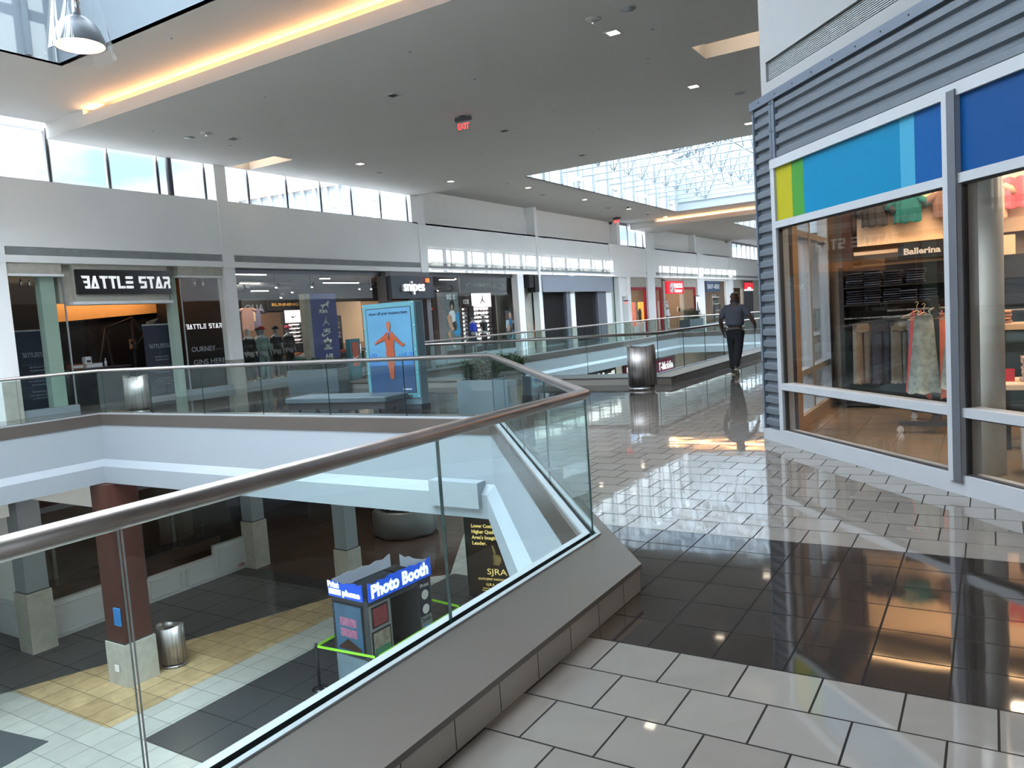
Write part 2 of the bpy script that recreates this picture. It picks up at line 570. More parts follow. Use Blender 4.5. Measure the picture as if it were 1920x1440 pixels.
# upper floor
band = [(E1[1][0],3.41),(9,3.41),(9,5.348),(-2.99,5.348),E1[1]]
dk_x = -6.0
bridge = [(dk_x, E1[1][1]+(dk_x-E1[1][0])*(E1[2][1]-E1[1][1])/(E1[2][0]-E1[1][0])),(dk_x,E2[0][1]),(-15.4,E2[0][1]),(-15.4,E1[2][1]),E1[2]]
mb = MB()
mb.use(0)
# the light field is cut round the openings, the dark band and the dark bridge
mb.poly([(E1[0][0],-5),(9,-5),(9,3.41),(E1[1][0],3.41)], [], 0)
mb.poly([(-2.99,5.348),(9,5.348),(9,YE),(E2[1][0],YE),E2[1],E2[0],(dk_x,E2[0][1]),bridge[0]], [], 0)
mb.poly([(E2[1][0],YE),(E2[1][0],E2[1][1]),E2[2],E2[3],E2[4],(-15.4,E2[4][1]),(-15.4,E1[2][1]),E1[3],E1[4],(E1[4][0],-5),(W-.3,-5),(W-.3,YE)], [], 0)
mb.use(1); mb.poly(band, [], 0); mb.poly(bridge, [], 0)
struct('floor', mb, ['tile','dark'])
mb = MB()
mb.poly([(W-.3,-5),(W-.3,YE),(-30,YE),(-30,-5)], [], 0)
struct('floor', mb, [paint('shop floor', C(112,100,90), 0.25, var=0.06, scale=1)])

# curbs with the slab edge below them, one round each opening
prof = lambda o, a=-.86, b=-1.0, c=-1.37: [([x for x in o],0,1),([x for x in o],.135,0),([x+.012 for x in o],.137,0),([x+.012 for x in o],.165,0),(.05,.165,2),(.05,.175,2),(.02,.175,3),(.02,.15,3),(-.02,.15,3),(-.02,.175,2),(-.07,.175,2),(-.07,.15,0),(-.1,.15,0),(-.1,-.09,4),(-.085,-.09,4),(-.085,a,4),(-.22,b,4),(-.22,c,4),(.3,c,4),(.3,-.98,4)]
mb = MB()
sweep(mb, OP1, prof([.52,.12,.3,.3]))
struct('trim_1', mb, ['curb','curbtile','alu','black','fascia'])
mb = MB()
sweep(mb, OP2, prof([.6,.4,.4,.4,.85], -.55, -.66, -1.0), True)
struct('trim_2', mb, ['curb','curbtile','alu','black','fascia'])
# projecting block of the slab edge by the corner
mb = MB().box(-7.6,-6.66,9.44,9.72,-1.2,-.80)
struct('trim_3', mb, 'fascia')

# lower floor and its ceiling
mb = MB()
def LF(m, pts, z=0.0):
    mb.use(m); mb.poly(pts, [], ZL+z)
LF(0, [(-34,-5),(9,-5),(9,YE),(-34,YE)])
LF(2, [(-30,-5),(-19.8,-5),(-19.1,7.9),(-17.7,11.4),(-16.3,15.4),(-16.1,16.5),(-30,16.5)], .004)
LF(1, [(-19.0,8.1),(-15.2,8.1),(-15.2,15.0),(-16.3,15.4),(-17.7,11.4)], .006)
LF(3, [(-30,16.5),(-16.1,16.5),(-14.15,18.3),(-16.4,22.2),(-16.4,30),(-30,30)], .005)
LF(2, [(-14.1,8.15),(-11.9,8.15),(-11.9,18.4),(-14.1,18.4)], .006)
struct('floor', mb, ['low_light','low_tan','low_dark','low_brown'])
mb = MB()
mb.poly([(-34,-5),(9,-5),(9,YE),(-34,YE)], [[p for p in offs(OP1,.29)][::-1], [p for p in offs(OP2,.29,True)][::-1]], -.99, flip=True)
# dropped bulkheads round the lower mall
mb.box(-21.4,-20.6,-5,9.2,-2.35,-1.0).box(-20.6,-17.6,9.6,10.2,-2.0,-1.0)
struct('ceiling', mb, 'recess')

# roof-level ceiling: high ceiling, two dropped soffits, skylight openings
sky1 = [(-16.05,-4.2),(-2.4,-4.2),(-2.4,9.13),(-16.05,9.13)]
sky2 = [(-16.2,26.7),(-2.3,26.7),(-2.3,46.05),(-16.2,46.05)]
sky3 = [(-15.8,54.0),(-2.3,54.0),(-2.3,74.0),(-15.8,74.0)]
mb = MB()
mb.poly([(W-.05,-5),(9,-5),(9,11.55),(W-.05,11.55)], [sky1], ZC, True)
mb.poly([(W-.6,26.14),(9,26.14),(9,49.5),(W-.6,49.5)], [sky2], ZC, True)
mb.poly([(W-.6,53.0),(9,53.0),(9,YE),(W-.6,YE)], [sky3], ZC, True)
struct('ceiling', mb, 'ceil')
def soffit(y0, y1, xs, rec):
    mb = MB()
    slots = []
    for (a, b, c, d) in rec:
        slots.append([(a,c),(b,c),(b,d),(a,d)])
    mb.poly([(W-.05,y0),(9,y0),(9,y1),(W-.05,y1)], slots, ZS, True)
    for (a, b, c, d) in rec:       # little lit recesses in the soffit
        mb.quad((a,c,ZS),(b,c,ZS),(b,c,ZS+.3),(a,c,ZS+.3)); mb.quad((a,d,ZS),(b,d,ZS),(b,d,ZS+.3),(a,d,ZS+.3))
        mb.quad((a,c,ZS),(a,d,ZS),(a,d,ZS+.3),(a,c,ZS+.3)); mb.quad((b,c,ZS),(b,d,ZS),(b,d,ZS+.3),(b,c,ZS+.3))
        mb.quad((a,c,ZS+.3),(b,c,ZS+.3),(b,d,ZS+.3),(a,d,ZS+.3))
    # lip in front of the light cove, the cove floor and its back
    mb.quad((W-.05,y0,ZS),(9,y0,ZS),(9,y0,ZS+.28),(W-.05,y0,ZS+.28))
    mb.quad((W-.05,y0,ZS+.28),(9,y0,ZS+.28),(9,y0+.06,ZS+.28),(W-.05,y0+.06,ZS+.28))
    mb.box(W-.05,xs,y0,y0+.42,ZS+.28,ZC)
    mb.quad((xs,y0+.06,ZS+.28),(9,y0+.06,ZS+.28),(9,y0+.06,ZS+.12),(xs,y0+.06,ZS+.12))
    mb.quad((xs,y0+.06,ZS+.12),(9,y0+.06,ZS+.12),(9,y0+.42,ZS+.12),(xs,y0+.42,ZS+.12))
    mb.quad((xs,y0+.42,ZS+.12),(9,y0+.42,ZS+.12),(9,y0+.42,ZC),(xs,y0+.42,ZC))
    mb.quad((W-.05,y1,ZS),(9,y1,ZS),(9,y1,ZC+.2),(W-.05,y1,ZC+.2))
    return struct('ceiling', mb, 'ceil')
soffit(11.14, 26.14, -18.8, [(-5.27,-2.6,16.4,17.35),(-20.45,-18.45,16.75,17.5)])
soffit(49.1, 53.0, -18.8, [])
for (x, y, L_) in [(-3.9,16.43,2.4),(-19.45,16.78,1.8)]:  # lamps added to brighten the inner faces of the recesses
    o = thing('slot_fill', 'added unseen strip lamp on the edge of a small recess in the grey soffit', 'light', (x, y, ZS+.06), 0, 'lamps added in the soffit recesses')
    MB().box(-L_/2,L_/2,-.02,.04,-.03,0).build('housing', 'ceil', o); MB().box(-L_/2,L_/2,-.01,.03,0,.01).build('tube', 'warmwhite', o)
    d = bpy.data.lights.new('slot_glow', 'AREA'); d.shape = 'RECTANGLE'; d.size = L_; d.size_y = .05; d.energy = 14; d.color = (1,.78,.58)
    l = bpy.data.objects.new('slot_glow', d); COL.objects.link(l); l.parent = o; l.location = (0,.01,.015); l.rotation_euler = (math.radians(150),0,0)

# cove lamps: warm strips lying in the slots behind the lips
def cove(x0, x1, y, z, e, seg=2.6):
    n = int((x1-x0)/seg)
    for i in range(n):
        a = x0+i*seg+.01; b = a+seg-.02
        root = thing('cove_light', 'warm strip lamp lying in the ceiling cove behind the soffit lip', 'light', ((a+b)/2, y, z), 0, 'strip lamps in the ceiling coves')
        MB().box(-(b-a)/2,(b-a)/2,-.03,.03,-.05,0).build('housing', 'white', root)
        MB().box(-(b-a)/2+.02,(b-a)/2-.02,.08,.12,-.08,-.06).build('tube', 'warm', root)
        d = bpy.data.lights.new('cove_glow', 'AREA'); d.shape = 'RECTANGLE'; d.size = b-a; d.size_y = .06; d.spread = math.radians(110)
        d.energy = e*(b-a); d.color = (1.0, 0.47, 0.17)
        l = bpy.data.objects.new('cove_glow', d); COL.objects.link(l); l.parent = root
        l.location = (0, -.02, .03)
        l.rotation_euler = (math.radians(-102), 0, 0)
cove(-17.9, 4, 11.14+.12, ZS+.27, 5.5)
cove(-18.6, -2, 49.1+.12, ZS+.27, 6.5)
# short glow at the wall end of the near cove
d = bpy.data.lights.new('cove_end_glow', 'AREA'); d.size = .5; d.size_y = .1; d.shape = 'RECTANGLE'; d.energy = 8; d.color = (1,.5,.2)
l = bpy.data.objects.new('cove_end_glow', d); COL.objects.link(l); l.location = (-18.4, 11.28, ZS+.31); l.rotation_euler = (math.radians(-105), 0, 0)

# skylight shafts and roofs
def skylight(rect, y_off, nb, top=10.6, near=False):
    (x0, y0), _, (x1, y1), _ = rect
    mb = MB()
    z0 = ZC
    t = .12
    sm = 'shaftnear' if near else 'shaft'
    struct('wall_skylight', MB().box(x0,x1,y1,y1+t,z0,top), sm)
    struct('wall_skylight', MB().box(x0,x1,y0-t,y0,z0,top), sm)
    mr = MB().box(x1,x1+t,y0-t,y1+t,z0,top)
    mb.box(x0-t,x0,y0-t,y1+t,z0-.0,top)
    # panel ribs down the long walls
    y = y_off
    while y < y1:
        if y > y0+.1:
            mb.box(x0,x0+.10,y-.05,y+.05,z0,top); mr.box(x1-.10,x1,y-.05,y+.05,z0,top)
        if y+.55 > y0+.1 and y+.55 < y1:
            mb.box(x0,x0+.03,y+.53,y+.57,z0,top)
        y += 1.645
    struct('wall_skylight', mb, sm); struct('wall_skylight', mr, sm)
    # glazed roof: one ridge of glass panes on bars
    xm = (x0+x1)/2
    rise = 1.6
    g = MB()
    g.quad((x0,y0,top),(x0,y1,top),(xm,y1,top+rise),(xm,y0,top+rise))
    g.quad((xm,y0,top+rise),(xm,y1,top+rise),(x1,y1,top),(x1,y0,top))
    win = struct('window_roof', g, 'glassroof')
    bars = MB()
    y = y_off
    while y < y1:
        if y > y0:
            bars.bar((x0,y,top),(xm,y,top+rise),.30,.14).bar((xm,y,top+rise),(x1,y,top),.30,.14)
            if y+.5 < y1: bars.bar((x0,y+.5,top),(xm,y+.5,top+rise),.12,.08).bar((xm,y+.5,top+rise),(x1,y+.5,top),.12,.08)
        y += 1.645
    for k in range(1, 1 if near else 7):
        f = k/7
        bars.bar((x0+(xm-x0)*f,y0,top+rise*f),(x0+(xm-x0)*f,y1,top+rise*f),.06,.08)
        bars.bar((x1+(xm-x1)*f,y0,top+rise*f),(x1+(xm-x1)*f,y1,top+rise*f),.06,.08)
    bars.bar((xm,y0,top+rise),(xm,y1,top+rise),.14)
    for yy in (y0, y1):
        bars.prism([(x0,0),(x1,0),(x1,.02),(x0,.02)],0,0.0)
        n = bars.add([(x0,yy,top),(x1,yy,top),(xm,yy,top+rise)]); bars.face((n,n+1,n+2))
    struct('roof_bar', bars, 'shaft', win)
    # steel trusses spanning the shaft
    y = y_off
    i = 0
    while y < y1:
        if y > y0+.1 and not near:
            tr = thing('roof_truss', 'white steel tube truss spanning a skylight over the mall', 'truss', (x0+.12, y, z0), 0, 'white trusses under the skylights')
            tb = MB()
            L = x1-x0-.24
            zb = 7.94-z0
            zt = top-z0-.1
            tb.tube([(0,0,zb),(L,0,zb)], .028, 6)
            tb.build('bottom_chord', 'truss', tr)
            tw = MB()
            n = 8
            for k in range(n+1):
                xa = L*k/n
                hh = zt+rise*(1-abs(2*k/n-1))-.1
                if 0 < k < n and k % 2: tw.tube([(xa,0,zb),(xa,0,hh)], .022, 6)
                if k < n:
                    xb = L*(k+1)/n
                    h2 = zt+rise*(1-abs(2*(k+1)/n-1))-.1
                    if k % 2: tw.tube([(xa,0,zb),(xb,0,h2)], .022, 6)
                    else: tw.tube([(xa,0,hh),(xb,0,zb)], .022, 6)
            tw.build('web', 'truss', tr)
            tt = MB().tube([(0,0,zt),(L/2,0,zt+rise-.1),(L,0,zt)], .05, 6)
            tt.build('top_chord', 'truss', tr)
            i += 1
        y += 1.645
    # longitudinal bracing trusses
    L = x1-x0
    for q, xx in enumerate(() if near else (x0+L*.25, x0+L*.5, x0+L*.75)):
        tr = thing('bracing_truss', 'white lattice bracing truss running along a skylight', 'truss', (xx, y0, z0), 0, 'lattice bracing trusses along the skylights')
        tb = MB(); zb = 8.5-z0; zt = top-z0+.2; n = int((y1-y0)/1.645)
        tb.tube([(0,.1,zb),(0,y1-y0-.1,zb)], .03, 6).tube([(0,.1,zt),(0,y1-y0-.1,zt)], .03, 6)
        for k in range(n):
            a = (y1-y0)*k/n; b = (y1-y0)*(k+1)/n
            tb.tube([(0,a,zb),(0,b,zt)], .02, 6).tube([(0,b,zb),(0,a,zt)], .02, 6)
        tb.build('lattice', 'truss', tr)
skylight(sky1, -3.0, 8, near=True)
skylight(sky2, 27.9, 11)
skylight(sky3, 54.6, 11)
# unseen block added on the roof to cut off the lower sun patch
struct('wall_sun_block', MB().box(0.5,6,-6,YE,9.5,16.05), 'concrete')
struct('ceiling', MB().box(-2.2,9.2,-5,YE,7.5,7.6), 'ceil')
# round globe lamps on the skylight wall
g0 = None
for (yy, zz) in [(32.4,7.75),(36.46,7.75),(40.37,7.75),(44.48,7.75)]:
    if g0 is None:
        g0 = thing('globe_light', 'white globe wall light low on the white side of the big skylight', 'light', (-16.08, yy, zz), 0, 'globe lights along the skylight wall')
        MB().lathe([(.06,0),(.06,.03)], 12).tf(Matrix.Rotation(PI/2,4,'Y')).build('back_plate', 'alu', g0)
        MB().ball((.16,0,0), .14, 14).build('globe', 'white', g0)
    else: dup(g0, (-16.08, yy, zz))

# ---- far shop wall
mb = MB()
X0, X1 = W-.3, W
# white header field between the shop fronts and the clerestory
mb.box(X0, X1, -5, YE, 4.27, 5.95)
mb.box(X0, X1, -5, YE, 3.88, 4.06)
mb.box(X0, X1-.05, -5, YE, 4.05, 4.28)
mb.box(X0, X1, -5, 9.35, 0, 3.9)
for a, b in [(9.35,9.77),(16.13,16.55),(26.1,26.6),(36.05,36.3),(45.3,48.5),(51.5,53.2),(62.6,64.0),(71.6,72.8)]:
    mb.box(X0, X1+.04, a, b, 3.86, 5.95)
for a, b in [(9.35,9.77),(16.13,16.55),(51.55,52.9)]:
    mb.box(X0-.15, X1, a, b, 5.9, ZC)
mb.box(X0, X1, -5, 9.77, 7.42, ZC+.1)
# infilled bays of the clerestory
mb.use(1)
for a, b in [(26.6,36.05),(36.3,46.75),(53.2,62.2),(62.5,72.5)]:
    mb.box(W-.65, W-.5, a, b, 5.9, ZC+.05)
mb.use(0)
for a, b in [(25.75,26.6),(36.05,36.35),(46.7,47.2),(52.9,53.2),(62.2,62.5),(72.5,72.9)]:
    mb.box(W-.65, X1, a, b, 5.9, ZC+.05)
mb.box(W-.65, X1, 26.14, YE, 5.88, 5.95)
mb.box(W-.65, X0, -5, 26.2, 5.88, 5.95)
mb.box(X0-.35, X0, -5, 26.2, 7.35, ZC+.1).box(X0-.35,X0,46.7,53,7.3,ZC+.1).box(X0-.35,X0,72.5,YE,7.3,ZC+.1)
struct('wall_left', mb, ['wall','recess'])
mb = MB()
for a, b in [(-5,9.35),(9.8,16.1),(16.58,26.08),(26.62,36.0),(36.32,45.3),(53.4,62.5),(64.1,71.5),(72.9,YE)]:
    mb.box(X1-.04, X1+.005, a, b, 4.065, 4.26)
struct('trim_4', mb, 'stone')
# pilasters: white above, beige tiled foot below
mb = MB()
for a, b in [(9.35,9.77),(16.13,16.55),(36.02,36.4),(39.65,40.2),(44.5,45.3),(47.9,48.45),(51.5,52.9),(62.4,64.0),(71.4,72.8)]:
    mb.use(0).box(W-.35, W+.02, a, b, 0.95, 3.9)
    mb.use(1).box(W-.35, W+.03, a, b, 0, 0.95)
mb.use(0).box(W-.35, W+.02, 33.9, 34.5, 0, 3.9)
struct('trim_5', mb, ['wall','concrete'])
# clerestory windows
def clerestory(n, y0, y1, ms, thick=None):
    fr = MB()
    x = W-.22
    fr.box(x-.05, x+.03, y0, y1, 5.95, 6.0).box(x-.05, x+.03, y0, y1, 7.28, 7.47)
    for m in ms: fr.box(x-.05, x+.04, m-.05, m+.05, 5.95, 7.4)
    fr.use(1)
    for m in ms: fr.box(x+.04, x+.05, m-.02, m+.02, 5.95, 7.36)
    if thick: fr.use(2).tube([(x+.12,thick,5.95),(x+.12,thick,7.4)], .09, 12)
    f = struct('window_%d' % n, fr, ['alu','black','char'])
    MB().box(x-.012, x, y0, y1, 6.0, 7.28).build('pane', 'glassclear', f)
clerestory(1, -5, 16.13, [-4,-2.4,-.8,.8,2.4,4,5.6,7.2,9.5,11.2,12.8,14.3,15.9], 14.62)
clerestory(2, 16.55, 25.8, [17.55,19.2,20.8,22.4,24.05,25.7])
clerestory(3, 47.2, 51.6, [47.3,48.9,50.25,51.5])
clerestory(4, 72.9, YE, [73.66,75.3,77,78.7,80.2,81.8,83.4])
# outside wall behind the clerestory frames stops the light leaking round them
struct('wall_outer', MB().box(W-8.9, W-8.6, -5, YE, -6.2, 4.2), 'concrete')
struct('ceiling', MB().box(W-8.8, W-.3, -5, YE, 4.06, 4.2), 'char')

# closing walls
mb = MB().box(-30,9,-5.2,-5,-6.2,7.6)
struct('wall_back', mb, 'wall')
mb = MB().box(-30,9,YE,YE+.2,-6.2,7.6)
struct('wall_end', mb, 'wall')
mb = MB().box(9,9.2,-5,YE,-6.2,7.6)
struct('wall_far_right', mb, 'wall')
mb = MB().box(-2.2,-2.0,14.6,YE,3.9,7.5)
struct('wall_right', MB().box(-2.2,-2.0,14.6,YE,0,3.9), paint('dark shop fronts opposite', (0.06,0.055,0.05), .6, var=.6, scale=.5))
mb.box(2.5,2.7,-5,2.2,0,7.5)
struct('wall_right', mb, 'wall')
# far side of the lower mall
mb = MB().box(-24.2,-24,-5,9.9,-6,-1.0).box(-24,-21.3,9.85,10.0,-6,-1.0).box(-26,-25.8,9.9,17,-6,-1.0).box(-30,-29.8,17,40,-6,-1.0)
mb.box(-21,-20.8,24,YE,-3.3,-1.0).box(-21,-20.8,24,34,-6,-1.0).box(-30,-20.8,33.9,34.1,-6,-1.0)
mb.box(-21.0,-20.8,56.4,57.2,-6,-1.0).box(-24,-23.8,34,YE,-6,-1.0)
mb.box(-2,-1.8,-5,YE,-6,-1.0)
struct('wall_lower', mb, ['recess'])
# ================================================================ railings
def railing(label, path, closed, seams, zr=1.12, r=.036):
    root = thing('glass_railing', label, 'railing', (path[0][0], path[0][1], 0))
    ox, oy = path[0]
    P = [(x-ox, y-oy) for x, y in path]
    MB().tube([(x,y,zr) for x, y in P], r, 14, closed=closed).build('handrail', 'rail', root)
    k = len(P)
    for i in range(k if closed else k-1):
        a = Vector(P[i]); b = Vector(P[(i+1) % k]); L = (b-a).length; d = (b-a)/L; n = Vector((-d.y, d.x))
        cuts = seams[i]
        cuts = [c for c in cuts if 0.05 < c < L-.05]
        cuts = [0.0]+cuts+[L]
        for s0, s1 in zip(cuts, cuts[1:]):
            p = a+d*(s0+.006); q = a+d*(s1-.006); h = .006
            mb = MB()
            z0, z1 = .15, zr-.01
            A = [(p.x+n.x*h,p.y+n.y*h),(q.x+n.x*h,q.y+n.y*h),(q.x-n.x*h,q.y-n.y*h),(p.x-n.x*h,p.y-n.y*h)]
            m = mb.add([(x,y,z0) for x,y in A]+[(x,y,z1) for x,y in A])
            mb.use(0)
            mb.face((m,m+1,m+5,m+4))
            mb.use(1); mb.face((m+1,m+2,m+6,m+5)); mb.face((m+3,m,m+4,m+7))
            mb.build('glass_panel', ['glassrail','glassedge'], root)
    return root
def every(L, step, first):
    o = []; c = first
    while c < L: o.append(c); c += step
    return o
railing('long steel-capped glass railing round the near opening, angled round a corner beside the camera', OP1, False,
        [every(9.17,1.62,9.17-7*1.62), every(6.7,1.66,1.7), every(10.6,1.735,1.735), every(14.4,1.7,1.7)])
railing('steel-capped glass railing round the farther opening where the man walks', OP2, True,
        [every(23.3,1.7,1.75), every(4.7,1.55,1.55), every(5.7,1.7,1.7), every(26.6,1.735,1.735), every(9,1.8,1.8)], zr=1.09)

# ================================================================ ceiling fittings
def recessed(x, y, z, lit=True, lab=None, gr=None):
    o = thing('recessed_light', lab or 'small square recessed ceiling downlight glowing warm in the grey soffit', 'ceiling light', (x, y, z), 0, gr or 'lit square downlights in the grey soffit')
    MB().box(-.15,.15,-.15,-.11,-.012,.0).box(-.15,.15,.11,.15,-.012,0).box(-.15,-.11,-.11,.11,-.012,0).box(.11,.15,-.11,.11,-.012,0).build('frame', 'ceil', o)
    MB().box(-.11,.11,-.11,.11,-.004,.0).build('diffuser', 'warmwhite' if lit else 'black', o)
    return o
L0 = recessed(-6.18, 14.45, ZS)
for p in [(-6.18,19.25),(-17.55,19.57),(-17.56,24.61),(-6.18,24.4)]: dup(L0, (p[0],p[1],ZS))
for p in [(-17.6,30.6),(-17.6,36.3),(-17.6,42.0),(-17.6,47.9)]:
    dup(L0, (p[0],p[1],ZC), label='small square downlight glowing in the high white ceiling beyond the soffit', group='lit downlights in the high ceiling')
dup(L0, (-15.4,56.6,ZC), label='lone downlight in the farthest ceiling past the second cove', group='lit downlight in the farthest ceiling')
U0 = recessed(-11.86, 14.56, ZS, False, 'unlit dark square opening in the grey soffit', 'dark square openings in the soffit')
for p in [(-11.85,19.45),(-11.84,24.41),(-17.5,14.51)]: dup(U0, (p[0],p[1],ZS))
def speaker(x, y, z):
    o = thing('ceiling_speaker', 'round grey grille of a ceiling speaker', 'speaker', (x, y, z), 0, 'round speakers in the ceiling')
    MB().lathe([(.16,-.008),(.16,0)], 24).build('rim', 'ceil', o)
    MB().lathe([(.001,-.014),(.14,-.010)], 24).build('grille', 'stone', o)
    return o
S0 = speaker(-5.48, 13.53, ZS)
for p in [(-5.46,20.78),(-18.18,21.17),(-18.15,13.6)]: dup(S0, (p[0],p[1],ZS))
for p in [(-18.2,33.0),(-18.2,40.4)]: dup(S0, (p[0],p[1],ZC))
def sprinkler(x, y, z):
    o = thing('ceiling_sensor', 'round ceiling plate with a hanging sprinkler nozzle', 'sprinkler', (x, y, z), 0, 'sprinkler plates in the ceiling')
    MB().lathe([(.001,-.03),(.10,-.02),(.15,0)], 20).build('plate', 'ceil', o)
    MB().lathe([(.012,-.09),(.035,-.085),(.02,-.05),(.03,-.02)], 12).build('nozzle', 'chrome', o)
    return o
P0 = sprinkler(-6.18, 13.55, ZS)
for p in [(-17.45,13.61),]: dup(P0, (p[0],p[1],ZS))
dup(P0, (-17.6,28.9,ZC))
for p in [(-17.2,40.9,ZC),(-17.6,44.9,ZC)]:
    o = thing('security_camera', 'dark dome security camera on the high white ceiling', 'security camera', p, 0, 'dome cameras on the high ceiling')
    MB().lathe([(.08,-.03),(.09,0)], 16).build('collar', 'white', o)
    MB().lathe([(.001,-.1),(.05,-.085),(.07,-.03)], 16).build('dome', 'black', o)
small = None
for (px, py) in [(320,72),(768,98),(890,149),(1040,208),(1123,242),(1195,271),(818,345),(805,264),(497,182),(432,273),(286,246),(902,289),(1215,110),(1224,55),(988,311)]:
    d = sight(px, py); t = (ZS-EYE)/d.z
    if small is None:
        small = thing('sprinkler_cap', 'tiny flush sprinkler cap in the grey soffit', 'sprinkler', (d.x*t, d.y*t, ZS), 0, 'flush sprinkler caps in the soffit')
        MB().lathe([(.001,-.006),(.035,-.006),(.04,0)], 10).build('cap', 'stone', small)
    else: dup(small, (d.x*t, d.y*t, ZS))
def exit_sign(loc, label, s=1.0):
    o = thing('exit_sign', label, 'exit sign', loc)
    o.rotation_euler = (0, 0, math.radians(8)); o.scale = (s,)*3
    MB().box(-.05,.05,-.05,.05,-.02,0).box(-.17,.17,-.035,.035,-.09,-.02).build('canopy', 'char', o)
    MB().box(-.15,.15,-.006,.006,-.29,-.09).build('panel', 'glassclear', o)
    text('lettering', 'EXIT', .12, M['redglow'], o, 0, -.25, y=-.009, w=.24)
    
    return o
M['redglow'] = glow('exit red', (1.0, 0.04, 0.04), 1.6)
exit_sign((-11.78, 17.28, ZS), 'red EXIT sign hanging from the grey soffit, middle of the ceiling', 1.35)
exit_sign((-19.6, 44.8, ZC), 'small red EXIT sign hanging beside the far clerestory window', 1.4)
y_, z_ = onx(1168, 570, -20.3)
exs = exit_sign((-20.25, 47.05, 2.35), 'red EXIT sign over the service door between shutters and shoe shop', .9)
MB().box(-.30,0,-.02,.02,-.05,-.01).build('wall_arm', 'char', exs)

# ================================================================ pendant lamp over the near opening
pl = thing('pendant_lamp', 'clear glass cone pendant lamp with a brushed metal dome, hanging under the near skylight', 'pendant lamp', (-4.71, 2.82, 3.43)); pl.scale = (.75,)*3
MB().lathe([(.262,0),(.255,.01),(.155,.56)], 40, cap=False).build('glass_shade', 'lampglass' if 'lampglass' in M else 'glassclear', pl)
dome = MB()
dome.lathe([(.195,.075),(.192,.12),(.165,.2),(.125,.26),(.07,.30),(.03,.305)], 32, cap=False)
M['dome'] = paint('brushed grey dome', (0.12,0.135,0.15), .45, .3, var=.06)
M['domein'] = paint('warm lit inner reflector', (0.75,0.68,0.6), .35, .6, var=.25, scale=14)
dm = dome.build('dome', 'dome', pl)
MB().lathe([(.188,.076),(.185,.118),(.158,.195),(.115,.255),(.001,.285)], 32, cap=False).build('reflector', 'domein', dm)
MB().ball((0,0,.2), .04, 12).build('bulb', 'bulb' if 'bulb' in M else 'warmwhite', dm)
MB().tube([(0,0,.30),(0,0,.56)], .032, 14).build('stem', 'chrome', pl)
MB().lathe([(.16,.54),(.16,.60),(.05,.66),(.02,.70)], 24).build('cap', 'brown', pl)
MB().tube([(0,0,.68),(0,0,9.5)], .008, 8).build('cable', 'steel', pl)
ld = bpy.data.lights.new('pendant_bulb', 'POINT'); ld.energy = 1.2; ld.color = (1,.75,.5); ld.shadow_soft_size = .03
lo = bpy.data.objects.new('pendant_bulb', ld); COL.objects.link(lo); lo.parent = pl; lo.location = (0,0,.13)
# the cable runs up to a cross tube in the skylight
tr = tag(MB().tube([(-16.0,2.82,10.6),(-2.45,2.82,10.6)], .04, 8).build('cross_tube', 'white'), 'white steel cross tube carrying the pendant lamp cable in the near skylight', 'tube')
# ================================================================ the corner store on the right
RA = math.atan2(-.745, .667)
PA = (-2.34, 9.42, 0)
MA = Matrix.Translation(PA) @ Matrix.Rotation(RA, 4, 'Z')
def ony(px, py, Y):
    d = sight(px, py); t = Y/d.y; return d.x*t, EYE+d.z*t
def fa(mb): return mb.tf(MA)
SR = 6.2             # how far the front runs to the right
def corr(x0, x1, z0, z1, p=.133, dep=.035, y=0.0):
    mb = MB()
    pts = []
    z = z0
    while z < z1-.01:
        for dz, dy in ((0,dep),(.035,dep),(.055,0),(.115,0)):
            if z+dz <= z1: pts.append((y+dy, z+dz))
        z += p
    pts.append((y+dep, z1))
    for (ya, za), (yb, zb) in zip(pts, pts[1:]):
        mb.quad((x0,ya,za),(x1,ya,za),(x1,yb,zb),(x0,yb,zb))
    # closed edge so that the sheet has a real side
    for x in (x0, x1):
        for (ya, za), (yb, zb) in zip(pts, pts[1:]):
            mb.quad((x,ya,za),(x,yb,zb),(x,y+dep+.01,zb),(x,y+dep+.01,za))
    return mb
mb = fa(corr(.03, .385, .13, 3.86)); 
struct('wall_store', mb, 'corr')
mb = fa(corr(.50, SR, 3.18, 3.88))
struct('wall_store', mb, 'corr')
# flashings with their rivets
mb = MB()
mb.box(0,.035,-.012,.06,.13,3.95).box(.385,.425,-.012,.06,.13,3.9).box(.44,.50,-.014,.06,3.16,3.9).box(-.03,SR,-.025,.08,3.86,3.955)
mb.box(.425,.44,.0,.06,3.16,3.9)
mb.use(1)
for i in range(13): mb.ball((.405,-.013,.35+i*.29), .008, 6)
for i in range(7): mb.ball((.018,-.013,.35+i*.58), .008, 6)
for i in range(3): mb.ball((.47,-.016,3.22+i*.3), .008, 6)
for i in range(22): mb.ball((.2+i*.36,-.027,3.905), .009, 6)
struct('trim_6', fa(mb), ['corrtrim','black'])
# body of the cladding behind the sheets, base plinth
mb = MB().box(0.0,.42,.05,.20,0,3.95).box(.42,SR,.05,.25,3.16,4.1)
struct('wall_store', fa(mb), 'char')
mb = MB().box(0,.42,-.02,.05,-.01,.13).box(.42,SR,-.03,.16,0,.105)
struct('baseboard_store', fa(mb), 'alu')
# white bulkhead over the store with a linear air grille
mb = MB()
mb.box(.17,SR,.03,.6,4.32,7.46).box(.17,SR,.03,.6,3.95,4.10).box(.17,.29,.03,.6,4.1,4.32).box(.29,SR,.14,.6,4.1,4.32)
struct('wall_bulkhead', fa(mb), 'bulk')
mb = MB()
for i in range(11): mb.box(.29,SR,.06,.10,4.108+i*.019,4.116+i*.019)
g = struct('trim_17', fa(mb), 'alu')
fa(MB().box(.29,SR,.125,.139,4.1,4.32)).build('backing', 'char', g)
